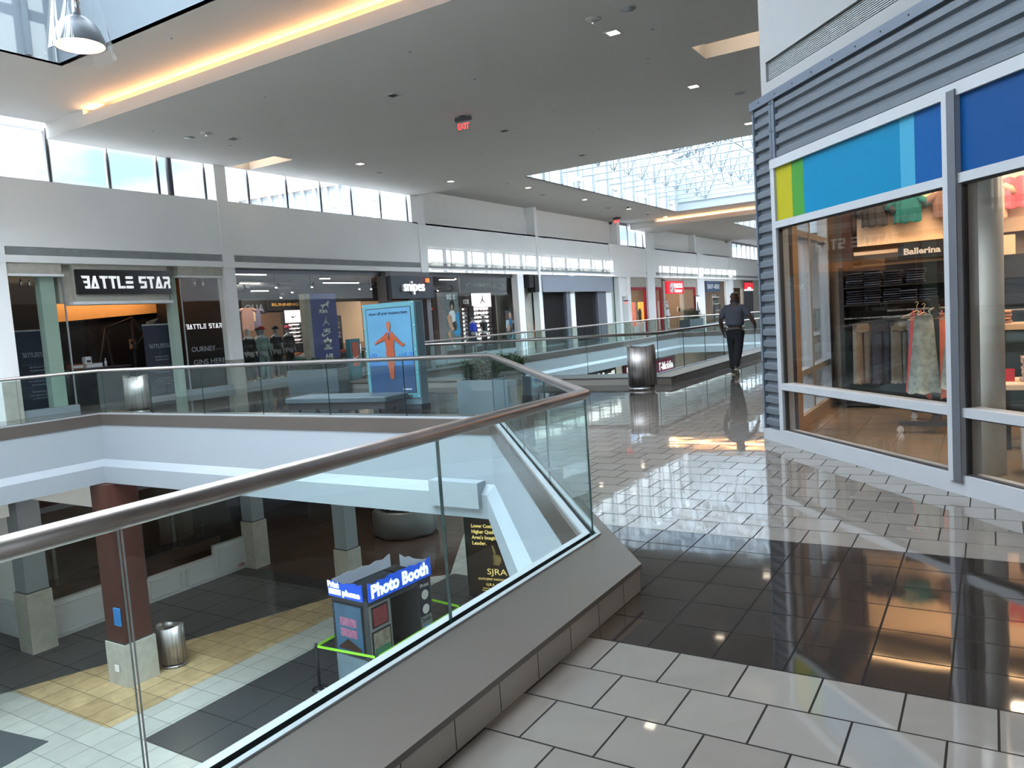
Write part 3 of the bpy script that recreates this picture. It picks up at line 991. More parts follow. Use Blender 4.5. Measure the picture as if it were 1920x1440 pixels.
# window wall: frame members and panes
fr = MB()
mul = [3.16, 5.9]
fr.box(.40,.48,-.03,.12,.105,3.16)
for m in mul: fr.box(m-.07,m+.07,-.05,.14,.105,3.165)
fr.use(1)
for m in mul: fr.box(m-.012,m+.074,-.054,-.048,.105,3.16)
fr.use(0)
fr.box(.40,SR,-.035,.12,3.115,3.215)
for a, b in [(.48,3.09),(3.23,5.83)]:
    fr.box(a,b,-.03,.12,2.455,2.53).box(a,b,-.03,.12,.63,.705).box(a,b,-.03,.14,.105,.16)
fr.use(2)
for a, b in [(.48,3.09),(3.23,5.83)]:
    fr.box(a,b,-.0,.04,2.44,2.456).box(a,b,-.0,.04,.615,.631).box(a,b,-.0,.04,.159,.172).box(a,a+.018,0,.04,.16,2.45)
f = struct('window_5', fa(fr), ['alu','aludark','black'])
for a, b in [(.49,3.09),(3.24,5.83)]:
    fa(MB().box(a,b,.02,.028,.705,2.455)).build('pane', 'glasswarm', f)
    fa(MB().box(a,b,.02,.028,.16,.63)).build('pane', 'glasswarm', f)
# coloured stripe band above the glass
sg = thing('striped_sign_band', 'band of yellow, green and blue stripes above the corner store windows', 'sign', PA, RA)
cols = [('yellow_stripe',.48,.80,C(132,126,20)),('green_stripe',.80,1.03,C(52,108,42)),('blue_field',1.03,2.54,C(4,94,126)),('pale_stripe',2.54,2.72,C(50,118,142)),('deep_blue_field',2.72,3.10,C(0,62,112)),('deep_blue_field',3.22,5.83,C(0,54,102))]
for nm, a, b, c in cols:
    MB().box(a,b,.0,.03,2.53,3.115).build(nm, paint(nm, c, .4, var=.02, scale=1, spec=.2), sg)

# ---- store interior shell
cx = lambda s, t: (PA[0]+.667*s+.745*t, PA[1]-.745*s+.667*t)
q0 = cx(.05,.2); q1 = cx(SR,.2)
floor_in = [q0, q1, (9,q1[1]), (9,12.9), (-2.15,12.9), (-2.15,q0[1])]
m_in = tiles('store floor tile', C(124,106,86), C(118,100,80), C(90,76,60), .46, .46, 0, (0,0), rough=.25, wave=.0005, mortar=.008)
struct('floor', MB().poly(floor_in, [], .012), m_in)
struct('ceiling', MB().poly(floor_in, [], 3.7, True), 'char')
mb = MB().box(-2.2,9,12.75,12.95,0,4)
struct('wall_store_back', mb, 'tan')
struct('wall_store_side', MB().box(5.5,5.7,4.5,12.9,0,4), 'tan')
# tan drywall piers just inside the glass
mb = MB()
mb.box(-2.2,-2.02,9.78,10.06,0,3.7)
mb.box(-.31,-.14,8.0,8.25,0,3.7)
struct('trim_7', mb, 'tan')
# glazed side wall towards the walkway
fr = MB()
X = -2.16
fr.box(X-.08,X+.05,9.9,12.75,0,.13).box(X-.08,X+.05,9.9,12.75,.63,.71).box(X-.08,X+.05,9.9,12.75,2.46,2.54).box(X-.08,X+.05,9.9,12.75,3.1,3.7)
for y in (9.95,11.25,12.68): fr.box(X-.08,X+.06,y-.06,y+.06,0,3.7)
f = struct('window_6', fr, 'alu')
for a, b in ((10.01,11.19),(11.31,12.62)):
    for c, d in ((.13,.63),(.71,2.46),(2.54,3.1)):
        MB().box(X-.01,X,a,b,c,d).build('pane', 'glassclear', f)
struct('baseboard_store_side', MB().box(X+.06,X+.12,10,12.7,0,.16), 'tan')

# ---- store fittings
YB = 12.54
# lit merchandising board with T-shirts pinned to it
bd = thing('display_board', 'cream lit wall board above the shelves inside the corner store', 'display board', (-1.05, YB, 0))
M['cream'] = paint('cream board', C(236,206,172), .7, var=.03)
MB().box(-.63,.55,.05,.12,2.36,3.5).build('panel', 'cream', bd)
MB().box(-.84,-.70,.02,.12,1.95,3.5).build('upright', 'wood', bd)
MB().box(-.66,.55,-.12,.05,2.22,2.27).build('ledge', 'cream', bd)
bd2 = thing('display_board', 'cream lit wall board with pink shirts right of the white column in the store', 'display board', (.95, YB, 0))
MB().box(-.85,2.6,.05,.12,2.36,3.5).build('panel', 'cream', bd2)
for x in (-2.0+.95+.5,):
    MB().box(-1.42,-1.2,.0,.12,0,3.5).build('upright', 'wood', bd2)
def tshirt(name, label, c, w_, h_, loc, graphic=None, sleeves=True, mottled=0.1, flare=0, gr=None):
    o = thing(name, label, 'shirt', loc, 0, gr)
    m = paint(label[:20], c, .85, var=mottled, scale=18, bump=.4, bscale=14)
    a = w_/2
    mb = MB()
    # body: rounded front made of columns
    n = 10
    for side in (1,):
        cols_ = []
        for i in range(n+1):
            t = -1+2*i/n
            x = a*t*.78
            top = h_-.06*abs(t)-(.05 if abs(t) < .3 else 0)*(1-abs(t)/.3)
            dep = .035*(1-t*t)+.012+.006*math.sin(i*2.3)
            cols_.append((x, top, dep))
        for (x0,t0,d0),(x1,t1,d1) in zip(cols_, cols_[1:]):
            zb0 = .012*math.sin(x0*40); zb1 = .012*math.sin(x1*40)
            mb.quad((x0,-d0,zb0),(x1,-d1,zb1),(x1,-d1,t1),(x0,-d0,t0))
            mb.quad((x1,.01,zb1),(x0,.01,zb0),(x0,.01,t0),(x1,.01,t1))
            mb.quad((x0,-d0,t0),(x1,-d1,t1),(x1,.01,t1),(x0,.01,t0))
            mb.quad((x0,.01,zb0),(x1,.01,zb1),(x1,-d1,zb1),(x0,-d0,zb0))
    mb.build('body', m, o)
    if sleeves:
        for s in (-1,1):
            p = [(s*a*.74,h_-.05),(s*a*.78,h_-.27*h_/.42-.02),(s*a*1.12,h_-.34*h_/.42),(s*a*1.28,h_-.24*h_/.42)]
            if s < 0: p = p[::-1]
            MB().tube([(s*a*.62,-.005,h_-.07),(s*a*.95,-.01,h_-.12),(s*a*1.14,-.01,h_-.20)], [.045,.05,.052], 10).build('sleeve', m, o)
    MB().tube([(a*.2*math.cos(t),-.02,h_-.035+.03*math.sin(t)) for t in [PI*k/8+PI for k in range(9)]], .006, 6).build('collar', m, o)
    if graphic:
        mb = MB().plate([(x*a, z*h_) for x, z in graphic[1]], -.055, -.05)
        mb.build('print', graphic[0], o)
    return o
tshirt('shirt', 'dark grey cropped shirt pinned left on the lit store wall', C(44,44,48), .44, .36, (-1.43,12.5,2.62))
tshirt('shirt', 'teal green spattered T-shirt pinned on the lit store wall', C(10,100,104), .46, .40, (-1.0,12.5,2.63), mottled=.35)
M['flamingo'] = paint('flamingo print', C(232,92,70), .6, var=.1)
tshirt('shirt', 'brown-grey T-shirt with an orange-red bird print on the lit store wall', C(118,92,84), .46, .40, (-.50,12.5,2.64), (M['flamingo'], [(-.1,.62),(.1,.55),(.0,.4),(-.15,.3),(.3,.33),(.45,.5),(.3,.75),(.2,.6)]))
x1_, z1_ = ony(1903, 375, 12.4)
tshirt('shirt', 'pink T-shirt at the right edge, on the lit store wall', C(214,92,110), .5, .44, (x1_,12.45,z1_-.1), mottled=.06)
x1_, z1_ = ony(1862, 395, 12.4)
tshirt('shirt', 'pale blush shirt beside the pink one on the store wall', C(214,170,150), .42, .5, (x1_,12.45,z1_-.1), mottled=.05)
# dark shelving unit with folded jeans
su = thing('shelving_unit', 'dark shelving unit with stacks of folded jeans under the Ballerina sign', 'shelving', (-1.88, 12.1, 0.012))
MB().box(0,.06,0,.42,0,2.04).build('side_panel', 'black', su)
MB().box(3.2,3.26,0,.42,0,2.04).build('side_panel', 'black', su)
MB().box(0.06,3.2,.38,.42,0,2.04).build('back_panel', 'blackbrown' if 'blackbrown' in M else 'black', su)
for z in (.05,1.50,1.75): MB().box(.06,3.2,0,.38,z-.02,z).build('shelf', 'black', su)
MB().tube([(.06,-.02,1.30),(3.2,-.02,1.30)], .014, 8).build('hanging_rail', 'steel', su)
for x in (.1,1.6,3.15): MB().tube([(x,.3,1.30),(x,-.02,1.30)], .008, 6).build('bracket', 'black', su)
M['denim'] = paint('dark denim', C(48,52,68), .85, var=.3, scale=30)
M['denim2'] = paint('faded denim', C(92,100,120), .85, var=.25, scale=24)
def folded(w_, d_, h_, m):
    mb = MB()
    n = 8
    rings = []
    for sx_ in (-1, 1):
        pts = [(sx_*w_/2, d_/2*math.cos(2*PI*k/n), h_/2+h_/2*math.sin(2*PI*k/n)*.95) for k in range(n)]
        rings.append(mb.add(pts))
    for k in range(n):
        l = (k+1) % n
        mb.face((rings[0]+k, rings[0]+l, rings[1]+l, rings[1]+k), True)
    mb.face([rings[0]+k for k in range(n-1,-1,-1)]); mb.face([rings[1]+k for k in range(n)])
    return mb.mesh('folded', m)
fd = [folded(.22,.3,.032,'denim'), folded(.22,.3,.032,'denim2')]
def stack(xc, y, z, n, meshes, lab, gr, cat='jeans', name='folded_jeans', dz=.033, w_=1):
    for k in range(n):
        o = bpy.data.objects.new(name, meshes[random.random() < .25 and len(meshes) > 1])
        COL.objects.link(o)
        o.location = (xc+random.uniform(-.012,.012), y+random.uniform(-.01,.01), z+k*dz)
        o.rotation_euler = (0,0,random.uniform(-.06,.06)); o.scale = (w_,1,1)
        tag(o, lab, cat, gr)
for i, (px, n) in enumerate([(1605,6),(1638,7),(1674,6),(1718,6)]):
    x, z = ony(px, 530, 12.25)
    stack(x, 12.25, 1.764, n, fd, 'folded dark jeans stacked on the upper shelf below the sign', 'jeans on the upper shelf')
for i, (px, n) in enumerate([(1605,6),(1639,7),(1673,6),(1705,5),(1740,5)]):
    x, z = ony(px, 560, 12.25)
    stack(x, 12.25, 1.514, n, fd, 'folded dark jeans stacked on the lower shelf below the sign', 'jeans on the lower shelf')
# Ballerina sign
sn = thing('category_sign', 'dark blue sign with white lettering reading Ballerina', 'sign', (-.76, 12.36, 2.11))
MB().box(-.36,.38,0,.02,0,.22).build('board', paint('navy board', C(38,44,54), .5), sn)
M['letter'] = paint('white lettering', (0.85,0.85,0.83), .5, var=.01)
text('lettering', 'Ballerina', .085, 'letter', sn, -.06, .06, y=-.004, w=.46, bold=.004)
sn = thing('wall_sign', 'pale sign with dark letters half hidden behind the white column', 'sign', (-.02, 12.36, 2.05))
MB().box(-.2,.3,0,.02,0,.26).build('board', 'cream', sn)
text('lettering', 'N', .08, 'black', sn, -.06, .15, y=-.004, w=.07)
# draped garments
def drape(w0, w1, d0, d1, h_, folds, m, seg=28, rows=8, seed=0):
    rnd = random.Random(seed)
    ph = rnd.uniform(0,6)
    mb = MB(); rings = []
    for r in range(rows+1):
        t = r/rows
        w_ = w0+(w1-w0)*t; d_ = d0+(d1-d0)*t; a = .12*t
        rings.append(mb.add([(w_/2*math.cos(2*PI*j/seg)*(1+a*math.sin(folds*2*PI*j/seg+ph)), d_/2*math.sin(2*PI*j/seg)*(1+a*1.6*math.sin(folds*2*PI*j/seg+ph)), -h_*t+.012*math.sin(5*j+ph)*t) for j in range(seg)]))
    for a0, b0 in zip(rings, rings[1:]):
        for j in range(seg):
            l = (j+1) % seg
            mb.face((a0+j, a0+l, b0+l, b0+j), True)
    mb.face([rings[0]+j for j in range(seg)]); mb.face([rings[-1]+j for j in range(seg)][::-1])
    return mb
def hanger(o, y=0):
    MB().tube([(-.18,y,-.05),(0,y,.03),(.18,y,-.05),(-.18,y,-.05)], .006, 6).tube([(0,y,.03),(0,y,.09),(.02,y,.12),(0,y,.14),(-.02,y,.12)], .004, 6).build('hanger', 'hang', o)
M['hang'] = paint('pale plastic hanger', C(220,190,150), .3, var=.02)
pm = [paint('khaki cotton', C(120,110,98), .9, var=.15, scale=12), 'denim', paint('olive cotton', C(92,92,86), .9, var=.15, scale=12), 'denim2', paint('grey cotton', C(96,94,92), .9, var=.15)]
pl_ = ['khaki grey trousers hanging leftmost on the rail under the jeans shelves', 'dark navy jeans hanging second on the rail under the jeans shelves', 'olive grey trousers hanging third on the rail under the jeans shelves', 'faded blue jeans hanging behind the dresses on the shelf rail', 'grey trousers hanging at the right end of the shelf rail']
for i, px in enumerate([1618, 1655, 1690, 1722, 1762]):
    x, z = ony(px, 620, 12.05)
    o = thing('trousers', pl_[i], 'trousers', (x, 12.03, 1.24))
    o.rotation_euler = (0,0,.5)
    for s in (-1, 1):
        drape(.13,.15,.05,.07,.86,3,pm[i],seed=i*3+s).tf(Matrix.Translation((s*.075,0,0))).build('leg', pm[i], o)
    drape(.27,.29,.06,.07,.12,2,pm[i],seed=i).build('waist', pm[i], o)
    MB().tube([(-.1,0,.0),(0,0,.04),(.1,0,.0)], .006, 6).tube([(0,0,.04),(0,0,.085)], .004, 6).build('hanger', 'black', o)
# rolling rack with dresses
rk = thing('garment_rack', 'black rolling garment rack on casters holding hanging dresses', 'garment rack', (-.58, 10.4, .012))
MB().box(-.36,.5,-.50,-.43,.09,.14).build('foot_bar', 'char', rk)
MB().box(-.30,.5,.62,.69,.09,.14).build('foot_bar', 'char', rk)
MB().box(-.04,.05,-.45,.64,.10,.145).build('base_rail', 'char', rk)
MB().box(-.04,.05,.02,.08,.12,1.56).build('mast', 'black', rk)
MB().tube([(0,-.75,1.42),(0,.8,1.42)], .012, 8).build('arm', 'steel', rk)
MB().tube([(-.5,.05,1.42),(.55,.05,1.42)], .012, 8).build('arm', 'steel', rk)
for (x, y) in [(-.34,-.465),(-.28,.655),(.47,-.465),(.47,.655)]:
    mb = MB(); mb.lathe([(.04,-.014),(.04,.014)], 14); mb.tf(Matrix.Translation((x,y,.04)) @ Matrix.Rotation(PI/2,4,'X'))
    mb.bar((x,y,.05),(x,y,.09),.03)
    mb.build('caster', 'chrome', rk)
dr = [('pale sage printed dress hanging left of the rack mast', C(150,162,158), -.68, 10.32, 1.42, .26, .36, .92, 'dress'),
      ('pale sage ruffled dress hanging right of the rack mast', C(148,152,144), -.34, 10.2, 1.42, .26, .34, .86, 'dress'),
      ('bright coral pink dress behind the sage dress on the rack', C(222,96,100), -.78, 10.7, 1.44, .18, .26, .98, 'dress'),
      ('peach dress peeping out under the sage dress on the rack', C(214,120,100), -.56, 10.8, 1.40, .2, .26, 1.02, 'dress'),
      ('beige lace dress at the right end of the rack', C(170,154,136), -.12, 10.35, 1.42, .3, .38, .84, 'dress')]
for i, (lab, c, x, y, z, wt, wb, hh, cat) in enumerate(dr):
    o = thing('dress', lab, cat, (x, y, z-.06), .35)
    m = paint('dress fabric %d' % i, c, .9, var=.28 if i in (0,1) else .08, scale=16)
    drape(wt*.75,wb,.09,.2,hh,5+i%3,m,seed=i+20,rows=12).build('skirt', m, o)
    mb = MB()
    for s in (-1,1): mb.tube([(s*wt*.3,0,-.01),(s*wt*.2,0,.05)], .008, 6)
    mb.build('strap', m, o)
    hanger(o)
# round white column and display behind the right-hand pane
col = tag(MB().lathe([(.115,0),(.115,3.7)], 28).build('round_column', paint('glossy white column', C(206,206,200), .35, var=.03), loc=(-.02,7.86,.012)), 'glossy white round column just inside the right-hand store window', 'column')
tb = thing('display_table', 'white display table stacked with folded knitwear, right in the store', 'table', (.62, 9.35, .012))
MB().bbox(-.55,.75,-.35,.35,.60,.66).build('table_top', 'cream', tb)
for x in (-.5,.7):
    for y in (-.3,.3): MB().box(x-.03,x+.03,y-.03,y+.03,0,.6).build('leg', 'black', tb)
pk = [folded(.34,.30,.036, paint('blush knit', C(214,182,164), .9, var=.1, scale=20))]
stack(.42, 9.3, .675, 7, pk, 'blush pink folded knit stacked on the display table', 'blush knits on the display table', 'knitwear', 'folded_knit', .036)
stack(.85, 9.3, .675, 5, pk, 'blush pink folded knit on the far end of the display table', 'blush knits at the far end of the table', 'knitwear', 'folded_knit', .036)
x, z = ony(1829, 735, 9.0)
ps = thing('price_sign', 'small red price card with a white 5 on the display table', 'price sign', (.10, 9.25, .672))
MB().box(-.09,.09,0,.01,0,.13).build('card', paint('red card', C(196,40,52), .5), ps)
text('lettering', '5', .07, 'letter', ps, -.02, .03, y=-.003)
cs = thing('cabinet', 'dark teal cabinet with a pale wooden top behind the display table', 'cabinet', (1.0, 11.2, .012))
MB().box(-1.0,1.6,-.25,.25,0,1.1).build('body', paint('teal cabinet', C(44,62,70), .5), cs)
MB().box(-1.03,1.63,-.28,.28,1.1,1.17).build('top', 'cream', cs)
dk = [folded(.34,.30,.04, paint('charcoal knit', C(70,66,66), .9, var=.1, scale=20))]
stack(.55, 11.2, 1.185, 6, dk, 'dark folded sweater stacked on the teal cabinet', 'dark sweaters on the cabinet', 'knitwear', 'folded_sweater', .04)
og = [folded(.3,.26,.04, paint('apricot knit', C(206,150,112), .9, var=.1, scale=20))]
stack(.05, 11.2, 1.185, 4, og, 'apricot folded sweater on the left end of the teal cabinet', 'apricot sweaters on the cabinet', 'knitwear', 'folded_sweater', .04)
# strip lights and ceiling lamps of the store
for (x, y) in [(.3,9.3),(.6,10.9),(2.2,11.2),(2.2,8.4),(.9,8.6)]:
    o = thing('track_light', 'long warm strip light under the dark ceiling of the corner store', 'ceiling light', (x, y, 3.62), 0, 'strip lights in the corner store')
    MB().box(-.45,.45,-.04,.04,-.04,.02).build('housing', 'white', o)
    MB().box(-.43,.43,-.03,.03,-.055,-.04).build('tube', 'warm', o)
    d = bpy.data.lights.new('store_lamp', 'AREA'); d.shape = 'RECTANGLE'; d.size = .9; d.size_y = .1; d.energy = 19; d.color = (1,.78,.56)
    l = bpy.data.objects.new('store_lamp', d); COL.objects.link(l); l.parent = o; l.location = (0,0,-.06)
d = bpy.data.lights.new('board_lamp', 'AREA'); d.shape = 'RECTANGLE'; d.size = 3.6; d.size_y = .1; d.energy = 36; d.color = (1,.70,.44)
l = bpy.data.objects.new('board_lamp', d); COL.objects.link(l); l.location = (.2,11.9,3.55); l.rotation_euler = (math.radians(50),0,0)
bl = thing('strip_light', 'warm strip light above the store wall board', 'light', (.2,11.9,3.6))
MB().box(-1.8,1.8,-.05,.05,0,.06).build('housing', 'white', bl)
MB().box(-1.78,1.78,-.04,.04,-.01,0).build('tube', 'warm', bl)
# ================================================================ bodies grown from jointed skeletons
def skin(name, nodes, edges, m, parent, root=0, sub=2, smooth=True):
    """nodes: list of ((x,y,z), (rx, ry)); one continuous surface"""
    me = bpy.data.meshes.new(name+'_bones')
    me.from_pydata([n[0] for n in nodes], edges, [])
    ob = bpy.data.objects.new(name+'_bones', me)
    COL.objects.link(ob)
    sk = ob.modifiers.new('skin', 'SKIN')
    sk.use_smooth_shade = True
    if not me.skin_vertices: 
        bpy.context.view_layer.objects.active = ob
    sv = me.skin_vertices[0].data if me.skin_vertices else None
    for i, n in enumerate(nodes):
        r = n[1] if isinstance(n[1], (tuple, list)) else (n[1], n[1])
        sv[i].radius = r
        sv[i].use_root = (i == root)
    su_ = ob.modifiers.new('sub', 'SUBSURF'); su_.levels = sub; su_.render_levels = sub
    dg = bpy.context.evaluated_depsgraph_get()
    out = bpy.data.meshes.new_from_object(ob.evaluated_get(dg))
    bpy.data.objects.remove(ob)
    out.name = name
    out.materials.clear(); out.materials.append(M[m] if isinstance(m, str) else m)
    for p in out.polygons: p.use_smooth = smooth
    o = bpy.data.objects.new(name, out)
    COL.objects.link(o)
    if parent is not None: o.parent = parent
    return o
def chain(nodes, edges, pts, start=None):
    prev = start
    for p in pts:
        nodes.append(p); i = len(nodes)-1
        if prev is not None: edges.append((prev, i))
        prev = i
    return prev
M['skin_dark'] = paint('dark brown skin', C(74,50,40), .5, var=.06)
M['shirt_grey'] = paint('slate grey polo cloth', C(80,80,90), .85, var=.06, scale=20, bump=.2, bscale=9)
M['trouser_black'] = paint('black trouser cloth', C(22,22,26), .85, var=.1)
M['sole'] = paint('cream shoe sole', C(196,176,150), .6)

# ---- the walking man, seen from behind (local x right, y the way he walks)
man = thing('person', 'person in a grey polo shirt and black trousers walking away along the bright walkway', 'person', (-5.08, 18.05, 0), math.radians(6)); man.scale = (1.02,)*3
H = []; E = []
# body: torso, neck, head, arms with hands, legs
H.append(((0,0,1.06),(.15,.11)))
sp = chain(H, E, [((0,0,1.22),(.15,.11)),((0,.01,1.40),(.16,.11)),((0,.015,1.54),(.12,.09)),((.005,.02,1.62),(.062,.062)),((.012,.035,1.70),(.082,.09)),((.015,.045,1.79),(.104,.118)),((.015,.045,1.875),(.07,.08))], 0)
chest = 3
def hand(nodes, edges, wrist, p, d, side, palm_n):
    """palm and five curled fingers; d = direction of the hand, side = towards the thumb"""
    d = Vector(d).normalized(); s_ = Vector(side).normalized(); nrm = Vector(palm_n).normalized()
    p = Vector(p)
    m1 = p+d*.045
    nodes.append((tuple(m1), (.030,.016))); im = len(nodes)-1; edges.append((wrist, im))
    m2 = p+d*.085
    nodes.append((tuple(m2), (.030,.014))); ib = len(nodes)-1; edges.append((im, ib))
    return m1, m2, d, s_, nrm
def fingers(name, m, parent, m1, m2, d, s_, nrm, curl=.6):
    for k, (o_, L) in enumerate([(.026,.070),(.009,.080),(-.009,.075),(-.026,.058)]):
        b = m2-d*.02+s_*o_
        c1 = b+d*L*.5; c2 = c1+(d*math.cos(curl)+nrm*math.sin(curl))*L*.35; c3 = c2+(d*math.cos(curl*1.8)+nrm*math.sin(curl*1.8))*L*.28
        n_ = []; e_ = []
        chain(n_, e_, [(tuple(b),.0105),(tuple(c1),.0095),(tuple(c2),.0088),(tuple(c3),.0075)])
        skin(name, n_, e_, m, parent, sub=1)
    b = m1+s_*.026; c1 = b+(s_*.6+d*.7)*.035; c2 = c1+(d*.95+s_*.15+nrm*.2)*.03
    n_ = []; e_ = []
    chain(n_, e_, [(tuple(b),.013),(tuple(c1),.011),(tuple(c2),.009)])
    skin(name, n_, e_, m, parent, sub=1)
l1 = chain(H, E, [((-.19,0,1.52),.066),((-.27,-.02,1.38),.062),((-.315,-.02,1.24),.054),((-.305,.04,1.08),.046),((-.285,.09,.965),.034)], chest)
hl = hand(H, E, l1, (-.285,.09,.965), (.18,.10,-1), (.2,1,.1), (1,-.1,0))
r1 = chain(H, E, [((.19,0,1.52),.066),((.28,-.05,1.41),.062),((.36,-.09,1.29),.054),((.425,-.06,1.18),.046),((.455,-.03,1.09),.033)], chest)
hr = hand(H, E, r1, (.455,-.03,1.09), (-.02,.12,-1), (-.2,1,.1), (-1,-.1,0))
# legs: left planted, right pushing off with the heel lifted
chain(H, E, [((-.095,.0,.93),(.085,.09)),((-.085,.04,.52),(.055,.06)),((-.075,.02,.10),(.036,.04)),((-.08,.10,.055),(.035,.03))], 0)
chain(H, E, [((.095,-.02,.93),(.085,.09)),((.055,-.06,.53),(.055,.06)),((.035,-.34,.17),(.036,.04)),((.04,-.28,.08),(.035,.03))], 0)
skin('body', H, E, 'skin_dark', man)
fingers('fingers', 'skin_dark', man, *hl)
fingers('fingers', 'skin_dark', man, *hr)
for s in (-1, 1):      # ears
    MB().ball((.015+s*.088,.03,1.775), .02, 8, 1.4).build('ear', 'skin_dark', man)
n_ = []; e_ = []
n_.append(((0,0,1.07),(.235,.18)))
chain(n_, e_, [((0,-.005,1.20),(.232,.19)),((0,-.005,1.34),(.238,.18)),((0,0,1.47),(.215,.15)),((0,.01,1.56),(.14,.095)),((0,.015,1.605),(.075,.07))], 0)
chain(n_, e_, [((-.195,0,1.515),.088),((-.268,-.015,1.38),.082),((-.302,-.02,1.26),.078)], 3)
chain(n_, e_, [((.195,0,1.515),.088),((.275,-.04,1.41),.082),((.335,-.08,1.31),.078)], 3)
shirt = skin('polo_shirt', n_, e_, 'shirt_grey', man)
MB().lathe([(.078,-.02),(.084,.0),(.074,.028)], 18, (0.004,.015,1.62), cap=False).build('collar', 'shirt_grey', shirt)
belt = MB().lathe([(.218,-.014),(.221,.0),(.218,.014)], 28, (0,0,1.045), 1.0, .78, cap=False)
belt.build('belt', paint('brown leather belt', C(84,74,66), .5), man)
MB().bbox(-.26,-.20,-.06,.03,.985,1.09,.008).build('belt_pouch', 'black', man)
n_ = []; e_ = []
n_.append(((0,0,1.06),(.25,.195)))
chain(n_, e_, [((0,-.01,.94),(.245,.205))], 0)
chain(n_, e_, [((-.09,.0,.86),(.115,.125)),((-.088,.045,.52),(.095,.10)),((-.08,.02,.24),(.078,.082)),((-.078,.02,.09),(.074,.08))], 1)
chain(n_, e_, [((.09,-.02,.86),(.115,.125)),((.06,-.06,.53),(.095,.10)),((.045,-.24,.29),(.078,.082)),((.037,-.33,.17),(.074,.08))], 1)
skin('trousers', n_, e_, 'trouser_black', man)
def shoe_mesh(L=.30, w_=.10, h_=.10):
    mb = MB()
    mb.use(1)
    out = [(-w_*.40,-L*.42),(-w_*.45,-.02),(-w_*.52,L*.22),(-w_*.38,L*.42),(0,L*.5),(w_*.38,L*.42),(w_*.5,L*.22),(w_*.42,-.02),(w_*.38,-L*.42),(0,-L*.5)]
    mb.prism(out, 0, .026)
    mb.use(0)
    k = len(out)
    levels = [(.98,.0,.026),(.95,-.0,.05),(.80,-.012,.075),(.5,-.05,h_)]
    rings = []
    for s_, sh, z in levels:
        rings.append(mb.add([(a*s_, b*s_+sh, z if b < .06 else min(z, .03+(z-.03)*(.16/(b+.1)))) for a, b in out]))
    for a0, b0 in zip(rings, rings[1:]):
        for j in range(k):
            l = (j+1) % k
            mb.face((a0+j, a0+l, b0+l, b0+j), True)
    mb.face([rings[-1]+j for j in range(k)])
    return mb
sh = shoe_mesh().build('shoe', [M['black'], M['sole']], man, loc=(-.08,.045,0))
sh = shoe_mesh().tf(Matrix.Translation((.042,-.27,.055)) @ Matrix.Rotation(math.radians(-32),4,'X')).build('shoe', [M['black'], M['sole']], man)
# headphones or glasses arm seen at the temple
MB().tube([(.10,.05,1.80),(.105,.11,1.80),(.085,.145,1.795)], .006, 6).build('glasses', 'black', man)

# ---- shop mannequins and distant shoppers share one jointed figure
def figure(label, cat, loc, rz, skinm, top, legs, hat=None, arms=0, long_top=False, s=1.0, name='mannequin', group=None, hood=None, stand=True):
    o = thing(name, label, cat, loc, rz, group); o.scale = (s,)*3
    if stand: MB().lathe([(.17,0),(.17,.012),(.02,.02)], 20).build('base', 'glassrail' if False else 'steel', o)
    n_ = []; e_ = []
    n_.append(((0,0,.98),(.13,.095)))
    chain(n_, e_, [((0,0,1.14),(.11,.085)),((0,0,1.34),(.14,.09)),((0,0,1.45),(.11,.07)),((0,0,1.53),.045),((0,.01,1.62),(.07,.082)),((0,.012,1.70),(.076,.09)),((0,.0,1.76),(.05,.06))], 0)
    for q in (-1, 1):
        a = chain(n_, e_, [((q*.17,0,1.43),.05),((q*(.22+arms*.1),.0,1.20),.038),((q*(.22+arms*.16),-.05-arms*.1,1.0),.03),((q*.21,-.09,.92),(.034,.016)),((q*.205,-.11,.85),(.028,.014))], 3)
        chain(n_, e_, [((q*.09,0,.86),(.08,.085)),((q*.10,0,.48),.055),((q*.11,0,.10),.034),((q*.115,-.09,.045),(.036,.026))], 0)
    skin('body', n_, e_, skinm, o, sub=1)
    n_ = []; e_ = []
    n_.append(((0,0,.88 if long_top else .98),(.18,.14)))
    chain(n_, e_, [((0,0,1.14),(.16,.125)),((0,0,1.34),(.165,.115)),((0,0,1.44),(.12,.09)),((0,0,1.50),(.065,.062))], 0)
    for q in (-1, 1):
        chain(n_, e_, [((q*.17,0,1.42),.07),((q*(.22+arms*.1),0,1.20),.058)]+([((q*(.22+arms*.16),-.05-arms*.1,1.0),.048)] if top[1] else []), 3)
    skin('top', n_, e_, top[0], o, sub=1)
    n_ = []; e_ = []
    n_.append(((0,0,.96),(.155,.12)))
    for q in (-1, 1):
        chain(n_, e_, [((q*.095,0,.82),(.095,.1)),((q*.10,0,.48),.075),((q*.11,0,.12 if legs[1] else .42),.062)], 0)
    skin('trousers', n_, e_, legs[0], o, sub=1)
    if hat: 
        mb = MB().lathe([(.098,0),(.10,.05),(.07,.10),(.001,.115)], 16, (0,.01,1.69), 1, 1.1)
        mb.prism([(-.07,-.09),(-.05,-.18),(.05,-.18),(.07,-.09)], 1.69, 1.705)
        mb.build('cap', hat, o)
    if hood:
        MB().lathe([(.07,-.02),(.115,.03),(.12,.10),(.09,.19),(.001,.225)], 16, (0,.03,1.55), 1, 1.1, cap=False).build('hood', hood, o)
    for q in (-1, 1): shoe_mesh(.27,.095,.09).tf(Matrix.Translation((q*.115,-.03,.01)) @ Matrix.Rotation(PI,4,'Z')).build('shoe', ['white','black'] if False else [M['white'],M['black']], o)
    return o

